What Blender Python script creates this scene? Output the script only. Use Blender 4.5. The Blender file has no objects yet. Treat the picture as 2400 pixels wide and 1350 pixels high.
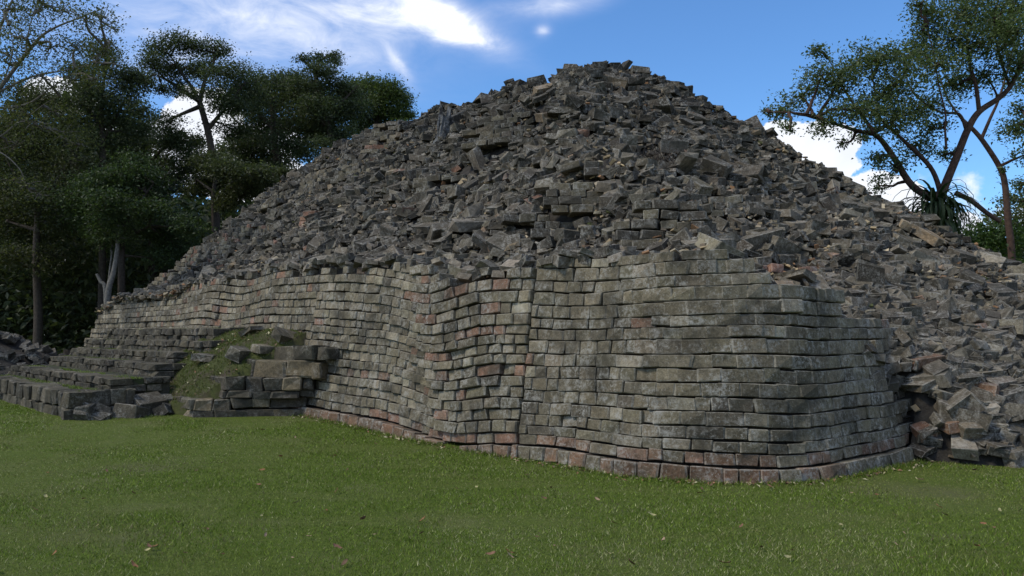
import bpy, math, random
import numpy as np
from mathutils import Matrix, Vector
rng = np.random.default_rng(11); random.seed(11)
scene = bpy.context.scene
COL = scene.collection

# ------------------------------------------------------------------ camera
F_PX = 1950.0; EYE = 1.65; PITCH = math.atan(110 / F_PX)
cam_d = bpy.data.cameras.new('camera'); cam = bpy.data.objects.new('camera', cam_d); COL.objects.link(cam)
cam_d.sensor_width = 36; cam_d.lens = 36 * F_PX / 2400; cam_d.clip_end = 2000; cam_d.clip_start = .05
cam.location = (0, 0, EYE); cam.rotation_euler = (math.pi / 2 + PITCH, 0, 0)
scene.camera = cam
scene.view_settings.view_transform = 'Standard'; scene.view_settings.look = 'None'
scene.view_settings.exposure = 0.72; scene.view_settings.gamma = 1

cp, sp = math.cos(PITCH), math.sin(PITCH)
def ray(px, py):
    u = (px - 1200) / F_PX; v = (675 - py) / F_PX
    return np.array([u, cp - v * sp, sp + v * cp])
def at(px, py, d):
    r = ray(px, py); t = d / r[1]
    return np.array([r[0] * t, d, EYE + r[2] * t])
def proj(P):
    P = np.asarray(P, float); x = P[..., 0]; y = P[..., 1]; z = P[..., 2] - EYE
    dep = y * cp + z * sp; up = -y * sp + z * cp
    return np.stack([1200 + F_PX * x / dep, 675 - F_PX * up / dep, dep], -1)
def sst(a, b, x):
    t = np.clip((np.asarray(x, float) - a) / (b - a), 0, 1); return t * t * (3 - 2 * t)

# ------------------------------------------------------------------ world / sky
SUN_AZ, SUN_EL = math.radians(-112), math.radians(50)      # azimuth from +Y towards +X
w = bpy.data.worlds.new('World'); scene.world = w; w.use_nodes = True
nt = w.node_tree; nt.nodes.clear(); N = nt.nodes.new; L = nt.links.new
def sock(s, v):
    if isinstance(v, bpy.types.NodeSocket): s.id_data.links.new(v, s)
    else: s.default_value = v
def mathn(tree, op, a, b=None, c=None, clamp=False):
    n = tree.nodes.new('ShaderNodeMath'); n.operation = op; n.use_clamp = clamp
    for i, v in enumerate((a, b, c)):
        if v is not None: sock(n.inputs[i], v)
    return n.outputs[0]
def vecn(tree, op, a, b=None):
    n = tree.nodes.new('ShaderNodeVectorMath'); n.operation = op
    sock(n.inputs[0], a)
    if b is not None: sock(n.inputs[1], b)
    return n.outputs['Value'] if op in ('DOT_PRODUCT', 'LENGTH') else n.outputs[0]
def noisen(tree, vec, scale, detail=6, rough=.6, dist=0.0):
    n = tree.nodes.new('ShaderNodeTexNoise'); sock(n.inputs['Vector'], vec)
    n.inputs['Scale'].default_value = scale; n.inputs['Detail'].default_value = detail
    n.inputs['Roughness'].default_value = rough; n.inputs['Distortion'].default_value = dist
    return n.outputs['Fac']
def rampn(tree, fac, stops, interp='LINEAR'):
    n = tree.nodes.new('ShaderNodeValToRGB'); sock(n.inputs[0], fac); cr = n.color_ramp; cr.interpolation = interp
    while len(cr.elements) < len(stops): cr.elements.new(.5)
    for e, (p, c) in zip(cr.elements, stops):
        e.position = p; e.color = (c, c, c, 1) if not hasattr(c, '__len__') else (*c, 1)
    return n.outputs[0]
def mixn(tree, fac, a, b, mode='MIX'):
    n = tree.nodes.new('ShaderNodeMix'); n.data_type = 'RGBA'; n.blend_type = mode
    sock(n.inputs[0], fac); sock(n.inputs[6], (*a, 1) if isinstance(a, tuple) else a); sock(n.inputs[7], (*b, 1) if isinstance(b, tuple) else b)
    return n.outputs[2]

tc = N('ShaderNodeTexCoord'); D = tc.outputs['Generated']
sky = N('ShaderNodeTexSky'); sky.sky_type = 'NISHITA'; sky.sun_disc = False
sky.sun_elevation = SUN_EL; sky.sun_rotation = SUN_AZ; sky.air_density = 1.0; sky.dust_density = .4; sky.ozone_density = 2.0
sep = N('ShaderNodeSeparateXYZ'); L(D, sep.inputs[0])
az = mathn(nt, 'ARCTAN2', sep.outputs[0], sep.outputs[1]); el = mathn(nt, 'ARCSINE', sep.outputs[2])
cmb = N('ShaderNodeCombineXYZ'); L(az, cmb.inputs[0]); L(el, cmb.inputs[1]); AE = cmb.outputs[0]
def azel(px, py):
    r = ray(px, py); r = r / np.linalg.norm(r); return math.atan2(r[0], r[1]), math.asin(r[2])
def blobs(lst):
    out = None
    for (px, py, rx, ry, s) in lst:
        a, e = azel(px, py)
        d = vecn(nt, 'MULTIPLY', vecn(nt, 'SUBTRACT', AE, (a, e, 0)), (F_PX / rx, F_PX / ry, 0))
        v = mathn(nt, 'MULTIPLY', mathn(nt, 'SUBTRACT', 1.0, vecn(nt, 'DOT_PRODUCT', d, d)), s)
        out = v if out is None else mathn(nt, 'MAXIMUM', out, v)
    return mathn(nt, 'MAXIMUM', out, -1.0)
# cumulus: built from direction space, crisp edges; a low band of them goes on round the horizon
cum = blobs([(1900, 345, 110, 62, 1.0), (1955, 385, 60, 40, 1.0), (1830, 310, 45, 32, .9), (2030, 440, 75, 38, .7), (2110, 470, 70, 40, .7), (2245, 525, 48, 26, .8),
             (150, 225, 80, 40, .9), (470, 285, 95, 80, 1.0), (420, 330, 90, 60, .9), (330, 360, 160, 60, .8), (640, 330, 90, 50, .7), (560, 420, 200, 60, .8)])
cn = noisen(nt, AE, 26, 7, .62)
cumf = mathn(nt, 'ADD', cum, mathn(nt, 'MULTIPLY', mathn(nt, 'SUBTRACT', cn, .5), 2.3))
band = mathn(nt, 'MULTIPLY', rampn(nt, mathn(nt, 'ABSOLUTE', az), [(.0, 0), (.24, 0), (.3, 1)]), rampn(nt, el, [(.0, .7), (.12, .55), (.26, 0)]))
bandf = mathn(nt, 'SUBTRACT', mathn(nt, 'ADD', band, mathn(nt, 'MULTIPLY', noisen(nt, AE, 7, 7, .6), 1.6)), 1.25)
cumf = mathn(nt, 'MAXIMUM', cumf, bandf)
cumm = rampn(nt, cumf, [(.02, 0), (.22, 1)], 'EASE')
# cirrus veil on a plane overhead
zc = mathn(nt, 'ADD', mathn(nt, 'MAXIMUM', sep.outputs[2], 0.0), .12)
pl = vecn(nt, 'MULTIPLY', D, (1, 1, 0)); dv = N('ShaderNodeVectorMath'); dv.operation = 'SCALE'; L(pl, dv.inputs[0]); L(mathn(nt, 'DIVIDE', 1.0, zc), dv.inputs[3])
mp = N('ShaderNodeMapping'); L(dv.outputs[0], mp.inputs[0]); mp.inputs['Rotation'].default_value = (0, 0, .5); mp.inputs['Scale'].default_value = (.55, 1.5, 1)
ci = noisen(nt, mp.outputs[0], 1.3, 8, .62, .5)
def gauss(lst):
    out = None
    for (px, py, rx, ry, rot, sgt) in lst:
        a, e = azel(px, py); c_, s_ = math.cos(rot), math.sin(rot)
        v0 = vecn(nt, 'SUBTRACT', AE, (a, e, 0))
        u1 = mathn(nt, 'MULTIPLY', vecn(nt, 'DOT_PRODUCT', v0, (c_, s_, 0)), F_PX / rx); u2 = mathn(nt, 'MULTIPLY', vecn(nt, 'DOT_PRODUCT', v0, (-s_, c_, 0)), F_PX / ry)
        r2 = mathn(nt, 'ADD', mathn(nt, 'MULTIPLY', u1, u1), mathn(nt, 'MULTIPLY', u2, u2))
        v = mathn(nt, 'MULTIPLY', mathn(nt, 'POWER', 2.718, mathn(nt, 'MULTIPLY', r2, -1.0)), sgt)
        out = v if out is None else mathn(nt, 'ADD', out, v)
    return out
veil = gauss([(480, 80, 440, 130, 0, .55), (760, 25, 280, 65, -.1, .25), (930, 18, 200, 50, -.15, .5), (1060, 48, 150, 32, -.45, .62), (1075, 92, 85, 16, -.05, .5), (760, 110, 190, 34, -.25, .22), (938, 155, 48, 15, -.95, .5), (1300, 10, 120, 26, .1, .55), (1272, 72, 18, 13, 0, .6)])
farv = rampn(nt, mathn(nt, 'ABSOLUTE', az), [(.0, 0), (.6, 0), (.85, .5)])
veil = mathn(nt, 'MAXIMUM', veil, farv)
mp2 = N('ShaderNodeMapping'); L(AE, mp2.inputs[0]); mp2.inputs['Rotation'].default_value = (0, 0, .45); mp2.inputs['Scale'].default_value = (1, 2.3, 1)
cf = noisen(nt, mp2.outputs[0], 13, 8, .62, .6)
cw = mathn(nt, 'ADD', mathn(nt, 'MULTIPLY', mathn(nt, 'SUBTRACT', ci, .5), 1.6), mathn(nt, 'MULTIPLY', mathn(nt, 'SUBTRACT', cf, .5), 2.2))
vf = mathn(nt, 'MULTIPLY', veil, mathn(nt, 'ADD', 1.0, cw), None, True)
veilm = rampn(nt, vf, [(.03, 0), (.45, .38), (1.0, .97)])
SKY_GAIN = (0.56, 0.85, 1.14)
skyc = mixn(nt, 1.0, sky.outputs[0], SKY_GAIN, 'MULTIPLY')
cloudc = mixn(nt, noisen(nt, AE, 14, 4, .55), (4.6, 5.0, 5.9), (7.4, 7.5, 7.6))
veilc = mixn(nt, vf, (2.7, 3.45, 5.9), (6.2, 6.5, 7.1))
col = mixn(nt, veilm, skyc, veilc)
col = mixn(nt, cumm, col, cloudc)
bg = N('ShaderNodeBackground'); bg.inputs[1].default_value = .1; L(col, bg.inputs[0])
wo = N('ShaderNodeOutputWorld'); L(bg.outputs[0], wo.inputs[0])

# ------------------------------------------------------------------ sun (hidden by thin cloud over the ruin: very soft)
sl = bpy.data.lights.new('sun', 'SUN'); sl.energy = 1.5; sl.angle = math.radians(14); sl.color = (1, .92, .78)
sun = bpy.data.objects.new('sun', sl); COL.objects.link(sun)
sdir = Vector((math.sin(SUN_AZ) * math.cos(SUN_EL), math.cos(SUN_AZ) * math.cos(SUN_EL), math.sin(SUN_EL)))
sun.rotation_euler = sdir.to_track_quat('Z', 'Y').to_euler(); sun.location = (-30, -8, 40)

# ------------------------------------------------------------------ helpers
def mesh_np(name, V, F, cols=None, smooth=False):
    """F: list of (n,k) int arrays; cols: (nverts,3)"""
    me = bpy.data.meshes.new(name)
    V = np.asarray(V, np.float32)
    F = [np.asarray(f, np.int32) for f in F if len(f)]
    loops = np.concatenate([f.ravel() for f in F]); tot = np.concatenate([np.full(len(f), f.shape[1], np.int32) for f in F])
    start = np.concatenate([[0], np.cumsum(tot)[:-1]]).astype(np.int32)
    me.vertices.add(len(V)); me.vertices.foreach_set('co', V.ravel())
    me.loops.add(len(loops)); me.loops.foreach_set('vertex_index', loops)
    me.polygons.add(len(tot)); me.polygons.foreach_set('loop_start', start); me.polygons.foreach_set('loop_total', tot)
    me.polygons.foreach_set('use_smooth', np.full(len(tot), bool(smooth)))
    me.update(calc_edges=True)
    if cols is not None:
        at_ = me.color_attributes.new('tint', 'FLOAT_COLOR', 'POINT')
        c = np.ones((len(V), 4), np.float32); c[:, :3] = cols; at_.data.foreach_set('color', c.ravel())
    return me
def mark_edges(me, n):
    """n chamfered boxes: the arris faces (worn paler) are all but the first six of each"""
    q = np.tile(np.r_[np.zeros(6), np.ones(12)], n); e = np.concatenate([q, np.ones(8 * n)]).astype(np.float32)
    at_ = me.attributes.new('edge', 'FLOAT', 'FACE'); at_.data.foreach_set('value', e)
    return me
def link(name, me, mat=None, parent=None, loc=None):
    o = bpy.data.objects.new(name, me)
    if mat is not None and me is not None and not me.materials: me.materials.append(mat)
    if parent is not None:
        o.parent = parent
    if loc is not None: o.location = loc
    COL.objects.link(o); return o
def tag(o, label=None, cat=None, group=None, kind=None):
    if label: o['label'] = label
    if cat: o['category'] = cat
    if group: o['group'] = group
    if kind: o['kind'] = kind
    return o
def empty(name, loc, label, cat, group=None):
    o = bpy.data.objects.new(name, None); o.location = loc; o.empty_display_size = .2; COL.objects.link(o)
    return tag(o, label, cat, group)
def merge(parts):
    V = []; Fq = {}; n = 0; Cc = []
    for v, fs, c in parts:
        V.append(v); Cc.append(np.broadcast_to(c, (len(v), 3)))
        for f in fs:
            f = np.asarray(f)
            if len(f): Fq.setdefault(f.shape[1], []).append(f + n)
        n += len(v)
    return np.concatenate(V), [np.concatenate(x) for x in Fq.values()], np.concatenate(Cc)

# value noise in numpy (for shapes)
_lat = rng.random((64, 64, 8))
def vnoise(x, y, k=0):
    x = np.asarray(x, float); y = np.asarray(y, float)
    xi = np.floor(x).astype(int); yi = np.floor(y).astype(int); fx = x - xi; fy = y - yi
    fx = fx * fx * (3 - 2 * fx); fy = fy * fy * (3 - 2 * fy); g = _lat[:, :, k]
    a = g[xi % 64, yi % 64]; b = g[(xi + 1) % 64, yi % 64]; c = g[xi % 64, (yi + 1) % 64]; d = g[(xi + 1) % 64, (yi + 1) % 64]
    return (a * (1 - fx) + b * fx) * (1 - fy) + (c * (1 - fx) + d * fx) * fy
def fbm(x, y, k=0): return vnoise(x, y, k) * .55 + vnoise(x * 2.1 + 7, y * 2.1 + 3, k) * .3 + vnoise(x * 4.3 + 1, y * 4.3 + 9, k) * .15

# ------------------------------------------------------------------ materials
def new_mat(name):
    m = bpy.data.materials.new(name); m.use_nodes = True; t = m.node_tree
    b = t.nodes['Principled BSDF']; b.inputs['Roughness'].default_value = .95
    b.inputs['Specular IOR Level'].default_value = .15
    return m, t, b
def stone_mat(name, per_object, moss=.35, lichen=.5, soft=.5, body=(.165, .142, .10), edge=.5):
    m, t, b = new_mat(name)
    geo = t.nodes.new('ShaderNodeNewGeometry'); P = geo.outputs['Position']
    if per_object:
        oi = t.nodes.new('ShaderNodeObjectInfo'); tint = oi.outputs['Color']
    else:
        va = t.nodes.new('ShaderNodeAttribute'); va.attribute_name = 'tint'; tint = va.outputs['Color']
    tint = mixn(t, rampn(t, noisen(t, P, 5.5, 5, .6), [(.36, 0), (.62, soft)]), tint, body)
    n1 = noisen(t, P, 3.2, 6, .65); n2 = noisen(t, P, 17, 7, .72); n3 = noisen(t, P, 60, 5, .7)
    c = mixn(t, 1.0, tint, rampn(t, n2, [(.22, .42), (.5, .98), (.78, 1.6)]), 'MULTIPLY')
    c = mixn(t, 1.0, c, rampn(t, n3, [(.25, .62), (.5, 1.0), (.75, 1.38)]), 'MULTIPLY')
    c = mixn(t, 1.0, c, rampn(t, noisen(t, P, 1.1, 5, .6), [(.3, .62), (.5, .95), (.7, 1.28)]), 'MULTIPLY')
    # pale lichen crusts
    lf = mathn(t, 'MULTIPLY', rampn(t, n1, [(.46, 0), (.60, 1)]), rampn(t, n2, [(.46, 0), (.58, 1)]))
    c = mixn(t, mathn(t, 'MULTIPLY', lf, lichen), c, (.34, .33, .29))
    n5 = noisen(t, P, 38, 4, .65)
    c = mixn(t, mathn(t, 'MULTIPLY', mathn(t, 'MULTIPLY', rampn(t, n5, [(.56, 0), (.64, 1)]), rampn(t, n1, [(.36, .15), (.58, 1)])), lichen), c, (.40, .385, .33))
    ea = t.nodes.new('ShaderNodeAttribute'); ea.attribute_name = 'edge'
    c = mixn(t, mathn(t, 'MULTIPLY', mathn(t, 'MULTIPLY', ea.outputs['Fac'], rampn(t, n2, [(.35, .1), (.6, 1)])), edge), c, (.36, .34, .285))
    # dark algae film and olive moss growing on ledges (faces that look up hold the damp)
    n4 = noisen(t, P, 2.1, 6, .7, .3)
    c = mixn(t, mathn(t, 'MULTIPLY', rampn(t, n4, [(.48, 0), (.64, 1)]), .7), c, (.045, .042, .032))
    sx = t.nodes.new('ShaderNodeSeparateXYZ'); t.links.new(geo.outputs['Normal'], sx.inputs[0])
    up = rampn(t, sx.outputs[2], [(.25, 0), (.9, 1)])
    mf = mathn(t, 'MULTIPLY', mathn(t, 'ADD', mathn(t, 'MULTIPLY', up, .7), .3), rampn(t, noisen(t, P, 5, 6, .7), [(.42, 0), (.62, 1)]))
    c = mixn(t, mathn(t, 'MULTIPLY', mf, moss), c, (.105, .092, .05))
    t.links.new(c, b.inputs['Base Color'])
    bp = t.nodes.new('ShaderNodeBump'); bp.inputs['Strength'].default_value = .9; bp.inputs['Distance'].default_value = .02
    hgt = mathn(t, 'ADD', mathn(t, 'MULTIPLY', n2, .8), mathn(t, 'MULTIPLY', n3, .35)); t.links.new(hgt, bp.inputs['Height'])
    t.links.new(bp.outputs[0], b.inputs['Normal'])
    return m
M_ST_O = stone_mat('masonry_single', True, .28, .72); M_ST_V = stone_mat('masonry_mass', False, .28, .72)
M_RB_O = stone_mat('rubble_single', True, .10, .55, .25, (.085, .078, .065), .4); M_RB_V = stone_mat('rubble_mass', False, .10, .55, .25, (.085, .078, .065), .4)
M_STEP_O = stone_mat('step_single', True, .5, .3, .4, (.062, .056, .044), .12); M_STEP_V = stone_mat('step_mass', False, .5, .3, .4, (.062, .056, .044), .12)
def plain_mat(name, c1, c2, scale=8, bump=.5, c3=None):
    m, t, b = new_mat(name); geo = t.nodes.new('ShaderNodeNewGeometry'); P = geo.outputs['Position']
    n = noisen(t, P, scale, 7, .68); c = mixn(t, rampn(t, n, [(.35, 0), (.65, 1)]), c1, c2)
    if c3: c = mixn(t, rampn(t, noisen(t, P, scale * .35, 5, .6), [(.5, 0), (.62, 1)]), c, c3)
    t.links.new(c, b.inputs['Base Color'])
    bp = t.nodes.new('ShaderNodeBump'); bp.inputs['Strength'].default_value = bump; bp.inputs['Distance'].default_value = .03
    t.links.new(noisen(t, P, scale * 4, 6, .7), bp.inputs['Height']); t.links.new(bp.outputs[0], b.inputs['Normal'])
    return m
M_CORE = plain_mat('earth_and_chips', (.032, .029, .025), (.065, .058, .048), 9, .9)
M_TREAD = plain_mat('mossy_tread', (.04, .037, .028), (.075, .07, .048), 7, .8, (.05, .07, .022))
M_BANK = plain_mat('slump_soil', (.045, .05, .018), (.07, .08, .026), 5, .9, (.075, .06, .04))
M_BARKD = plain_mat('dark_bark', (.045, .037, .03), (.09, .075, .06), 12, .8)
M_BARKR = plain_mat('red_brown_bark', (.055, .036, .028), (.12, .075, .055), 9, .5)
M_BARKP = plain_mat('pale_bark', (.10, .095, .08), (.24, .225, .20), 14, .6)
M_BARKG = plain_mat('grey_bark', (.10, .09, .075), (.22, .20, .17), 14, .6)
M_DEAD = plain_mat('weathered_wood', (.08, .08, .076), (.22, .22, .21), 16, .9, (.03, .03, .03))
def tint_mat(name, rough=.7, trans=.0, spec=.25):
    m, t, b = new_mat(name); va = t.nodes.new('ShaderNodeAttribute'); va.attribute_name = 'tint'
    t.links.new(va.outputs['Color'], b.inputs['Base Color']); b.inputs['Roughness'].default_value = rough; b.inputs['Specular IOR Level'].default_value = spec
    if trans:
        tr = t.nodes.new('ShaderNodeBsdfTranslucent'); t.links.new(mixn(t, 1.0, va.outputs['Color'], (1.1, 1.25, .6), 'MULTIPLY'), tr.inputs[0])
        mx = t.nodes.new('ShaderNodeMixShader'); mx.inputs[0].default_value = trans
        t.links.new(b.outputs[0], mx.inputs[1]); t.links.new(tr.outputs[0], mx.inputs[2]); t.links.new(mx.outputs[0], t.nodes['Material Output'].inputs[0])
    return m
M_LEAF = tint_mat('foliage', .55, .38, .3)
M_BLADE = tint_mat('grass_blades', .7, .2, .2)
M_LITTER = tint_mat('litter', .9)
def objcol_mat(name):
    m, t, b = new_mat(name); oi = t.nodes.new('ShaderNodeObjectInfo'); geo = t.nodes.new('ShaderNodeNewGeometry')
    c = mixn(t, 1.0, oi.outputs['Color'], rampn(t, noisen(t, geo.outputs['Position'], 45, 5, .6), [(.3, .65), (.7, 1.25)]), 'MULTIPLY')
    t.links.new(c, b.inputs['Base Color']); b.inputs['Roughness'].default_value = .75
    return m
M_DRYLEAF = objcol_mat('dry_leaf')
# worn bare spots of the lawn: x, y, half length, half width
BARE = [(-3.1, 6.55, .7, .16), (-2.2, 6.9, .9, .12), (-.4, 6.05, .4, .14), (-.15, 8.3, .3, .09), (-3.6, 6.15, .6, .12), (1.2, 7.4, .45, .1), (.6, 6.3, .5, .1), (-5.2, 9.5, .9, .2), (3.4, 7.0, .5, .1)]
# lawn soil / turf under the blades
def lawn_mat():
    m, t, b = new_mat('lawn'); geo = t.nodes.new('ShaderNodeNewGeometry'); P = geo.outputs['Position']
    n = noisen(t, P, .9, 6, .6); n2 = noisen(t, P, 22, 7, .75); n3 = noisen(t, P, .35, 4, .5)
    c = mixn(t, rampn(t, n2, [(.3, 0), (.7, 1)]), (.05, .074, .011), (.11, .14, .022))
    c = mixn(t, 1.0, c, rampn(t, noisen(t, P, 95, 5, .8), [(.3, .4), (.5, 1.0), (.7, 1.9)]), 'MULTIPLY')
    c = mixn(t, rampn(t, n, [(.5, 0), (.75, .7)]), c, (.13, .135, .05))
    c = mixn(t, rampn(t, n3, [(.58, 0), (.72, .55)]), c, (.13, .105, .065))
    t.links.new(c, b.inputs['Base Color'])
    bp = t.nodes.new('ShaderNodeBump'); bp.inputs['Strength'].default_value = .8; bp.inputs['Distance'].default_value = .03
    t.links.new(n2, bp.inputs['Height']); t.links.new(bp.outputs[0], b.inputs['Normal']); return m
M_LAWN = lawn_mat()

# ------------------------------------------------------------------ plan of the ruin: (a, b) run along its two walls from the near corner
C0 = np.array([2.6, 8.9]); U = np.array([-.66, .751]); U /= np.linalg.norm(U); Vv = np.array([U[1], -U[0]])
def ab(x, y):
    dx = x - C0[0]; dy = y - C0[1]; return dx * U[0] + dy * U[1], dx * Vv[0] + dy * Vv[1]
def xy(a, b): return C0[0] + a * U[0] + b * Vv[0], C0[1] + a * U[1] + b * Vv[1]
def gz(x, y):
    return .2 * sst(10, 16, np.asarray(y, float)) + .05 * (fbm(np.asarray(x, float) * .35 + 30, np.asarray(y, float) * .35 + 5, 2) - .5) * sst(3, 6, np.asarray(y, float))
def smin(a, b, k):
    h = np.clip(.5 + .5 * (b - a) / k, 0, 1); return b * (1 - h) + a * h - k * h * (1 - h)
# wall foot, from the open right-hand end round the corner to the far left end
A0, RC = -.07, 1.9
def b0(a): return -.2 - .3 * sst(1.83, 6, a)
_p = [(A0 - .05 * math.sin(math.pi * (b - 1.7) / 2.6), b) for b in np.linspace(4.3, 1.70, 14)]
for t_ in np.linspace(0, 1, 16)[1:-1]:
    th = t_ * math.pi / 2; _p.append((A0 + RC - RC * math.cos(th), -.2 + RC - RC * math.sin(th)))
_p += [(a, float(b0(a))) for a in np.linspace(1.85, 26.6, 110)]
PA = np.array(_p); PX = np.stack(xy(PA[:, 0], PA[:, 1]), -1)
PS = np.concatenate([[0], np.cumsum(np.linalg.norm(np.diff(PX, axis=0), axis=1))])
def path(s):
    s = np.asarray(s, float)
    x = np.interp(s, PS, PX[:, 0]); y = np.interp(s, PS, PX[:, 1])
    e = .12; tx = np.interp(s + e, PS, PX[:, 0]) - np.interp(s - e, PS, PX[:, 0]); ty = np.interp(s + e, PS, PX[:, 1]) - np.interp(s - e, PS, PX[:, 1])
    l = np.hypot(tx, ty) + 1e-9; return x, y, tx / l, ty / l          # outward normal = (-ty... ) see below
def s_of_a(a): return float(np.interp(a, PA[28:, 0], PS[28:]))
S_JOINT = s_of_a(3.5); S_STAIR = s_of_a(9.35); S_END = PS[-1]
def inset(a, b):
    da = a - A0; db = b - b0(a)
    qa = np.maximum(RC - da, 0); qb = np.maximum(RC - db, 0)
    return np.where((da < RC) & (db < RC), RC - np.hypot(qa, qb), np.minimum(da, db))
# height of the standing wall top along the left face (read off against the lawn)
YTOP = np.array([(100, 735), (170, 731), (238, 716), (243, 694), (300, 690), (385, 684), (395, 668), (450, 652), (560, 648), (580, 634), (640, 617), (800, 612), (930, 610), (1010, 622), (1100, 640), (1180, 622), (1232, 618)], float)
def ytop_left(px): return np.interp(px, YTOP[:, 0], YTOP[:, 1])
_a = np.linspace(1.5, 26.5, 120); _x, _y = xy(_a, b0(_a) + .45)
_z = np.full(120, 2.7)
for _ in range(4):
    q = proj(np.stack([_x, _y, _z], -1)); _z = np.array([at(p[0], ytop_left(p[0]), d)[2] for p, d in zip(q, _y)])
_z = np.where(_a < 3.5, 2.72, _z)
def ztop(a): return np.interp(a, _a, _z)

CAPA = [-5, 6, 7.8, 8.5, 9.5, 9.9, 11, 13, 15.5, 17.5, 19.5, 21, 30]; CAPH = [9, 9, 8.0, 8.32, 8.32, 7.9, 7.98, 8.17, 8.28, 8.3, 8.45, 8.25, 6.5]
def rubble(a, b):
    a = np.asarray(a, float); b = np.asarray(b, float)
    zt = ztop(a) - .12
    i_ = b - b0(a)
    f = np.maximum(zt, 2.5 + 1.0 * (b - .85)) * (i_ > -.2)
    toe = np.interp(b, [1.5, 3.15, 3.45, 3.75, 6, 9, 14], [.1, .05, -.45, -1.25, -2.3, -3.1, -4.6])
    gs = np.interp(a - toe, [0, 1.2, 2.5, 4.5, 8, 11.5, 14], [0, 1.15, 1.95, 3.05, 5.55, 8.4, 10.5])
    zr = np.interp(b, [.3, 1.0, 1.7, 2.4, 2.9, 3.4], [2.62, 2.45, 2.05, 1.65, 1.3, .8])
    gw = np.maximum(zr + .2 * (a - .6), zr + .76 * (a - .9)) + (2.55 - zr) * sst(.9, 4, a)
    wv = np.maximum(sst(2.7, 4.0, b), sst(.05, -.12, a)); g = gw * (1 - wv) + gs * wv
    e = np.interp(25.9 - a, [-.6, .1, .8, 1.6, 2.6, 4, 5.5, 8], [-.5, 2.3, 3.0, 4.0, 5.5, 7.4, 9.0, 10])
    h = smin(smin(f, g, .35), e, .4)
    h = smin(h, np.interp(a, CAPA, CAPH), .2)
    back = 8.42 - np.interp(b + .42 * np.clip(5.8 - a, 0, 7), [7.9, 9.5, 11, 30], [0, 1.75, 3.6, 27])
    h = smin(h, back, .4)
    # lumps and shallow terraces left in the slope
    lump = (fbm(a * .55, b * .8, 1) - .5) * .5 + (fbm(a * 1.6, b * 1.6, 3) - .5) * .28
    return h + lump * sst(.9, 2.2, inset(a, b)) * sst(.3, 1.5, h)
def rub_xyz(a, b):
    x, y = xy(a, b); return np.stack([x, y, rubble(a, b)], -1)
def rub_normal(a, b):
    e = .3
    pa = rub_xyz(a + e, b) - rub_xyz(a - e, b); pb = rub_xyz(a, b + e) - rub_xyz(a, b - e)
    n = np.cross(pa, pb); n *= np.sign(n[..., 2:3]); return n / np.linalg.norm(n, axis=-1, keepdims=True)
def hit_rubble(px, py):
    r = ray(px, py)
    for d in np.arange(8, 34, .04):
        P = np.array([0, 0, EYE]) + r * d / r[1]; a, b = ab(P[0], P[1])
        if inset(a, b) > .3 and P[2] < rubble(a, b): return a, b, P
    return None

# ------------------------------------------------------------------ ground, banks
gx = np.concatenate([np.linspace(-300, -24, 18), np.arange(-23.5, 20, .5), np.linspace(21, 300, 18)])
gy = np.concatenate([np.linspace(-200, -4, 10), np.arange(-3, 45, .5), np.linspace(46, 600, 20)])
GX, GY = np.meshgrid(gx, gy, indexing='ij'); GZ = gz(GX, GY)
def grid_faces(n, m):
    i = np.arange(n * m).reshape(n, m); return np.stack([i[:-1, :-1], i[1:, :-1], i[1:, 1:], i[:-1, 1:]], -1).reshape(-1, 4)
me = mesh_np('ground', np.stack([GX, GY, GZ], -1).reshape(-1, 3), [grid_faces(*GX.shape)], smooth=True)
tag(link('ground', me, M_LAWN), 'green lawn with worn bare patches spreading before the ruin', 'lawn', kind='structure')
# core of the mound under the loose stone
aa = np.arange(-6, 29, .14); bb = np.arange(-1.2, 17, .14)
AA, BB = np.meshgrid(aa, bb, indexing='ij'); HZ = rubble(AA, BB) - .10
I_ = inset(AA, BB); wall_zone = (I_ < .62 + .55 * sst(13.5, 18, AA)) & ((BB < 3.7) & (AA < 26)) & ~((AA < -.1) & (BB > 3.1))
out = wall_zone | (HZ < -.35)
HZ = np.where(out, -.5, HZ)
X_, Y_ = xy(AA, BB)
gf = grid_faces(*AA.shape); keep = ~(out.ravel()[gf].all(1))
me = mesh_np('mound', np.stack([X_, Y_, HZ], -1).reshape(-1, 3), [gf[keep]], smooth=True)
tag(link('mound', me, M_CORE), 'earth and chip core of the ruined pyramid showing between the fallen stones', 'mound', kind='structure')

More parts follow.
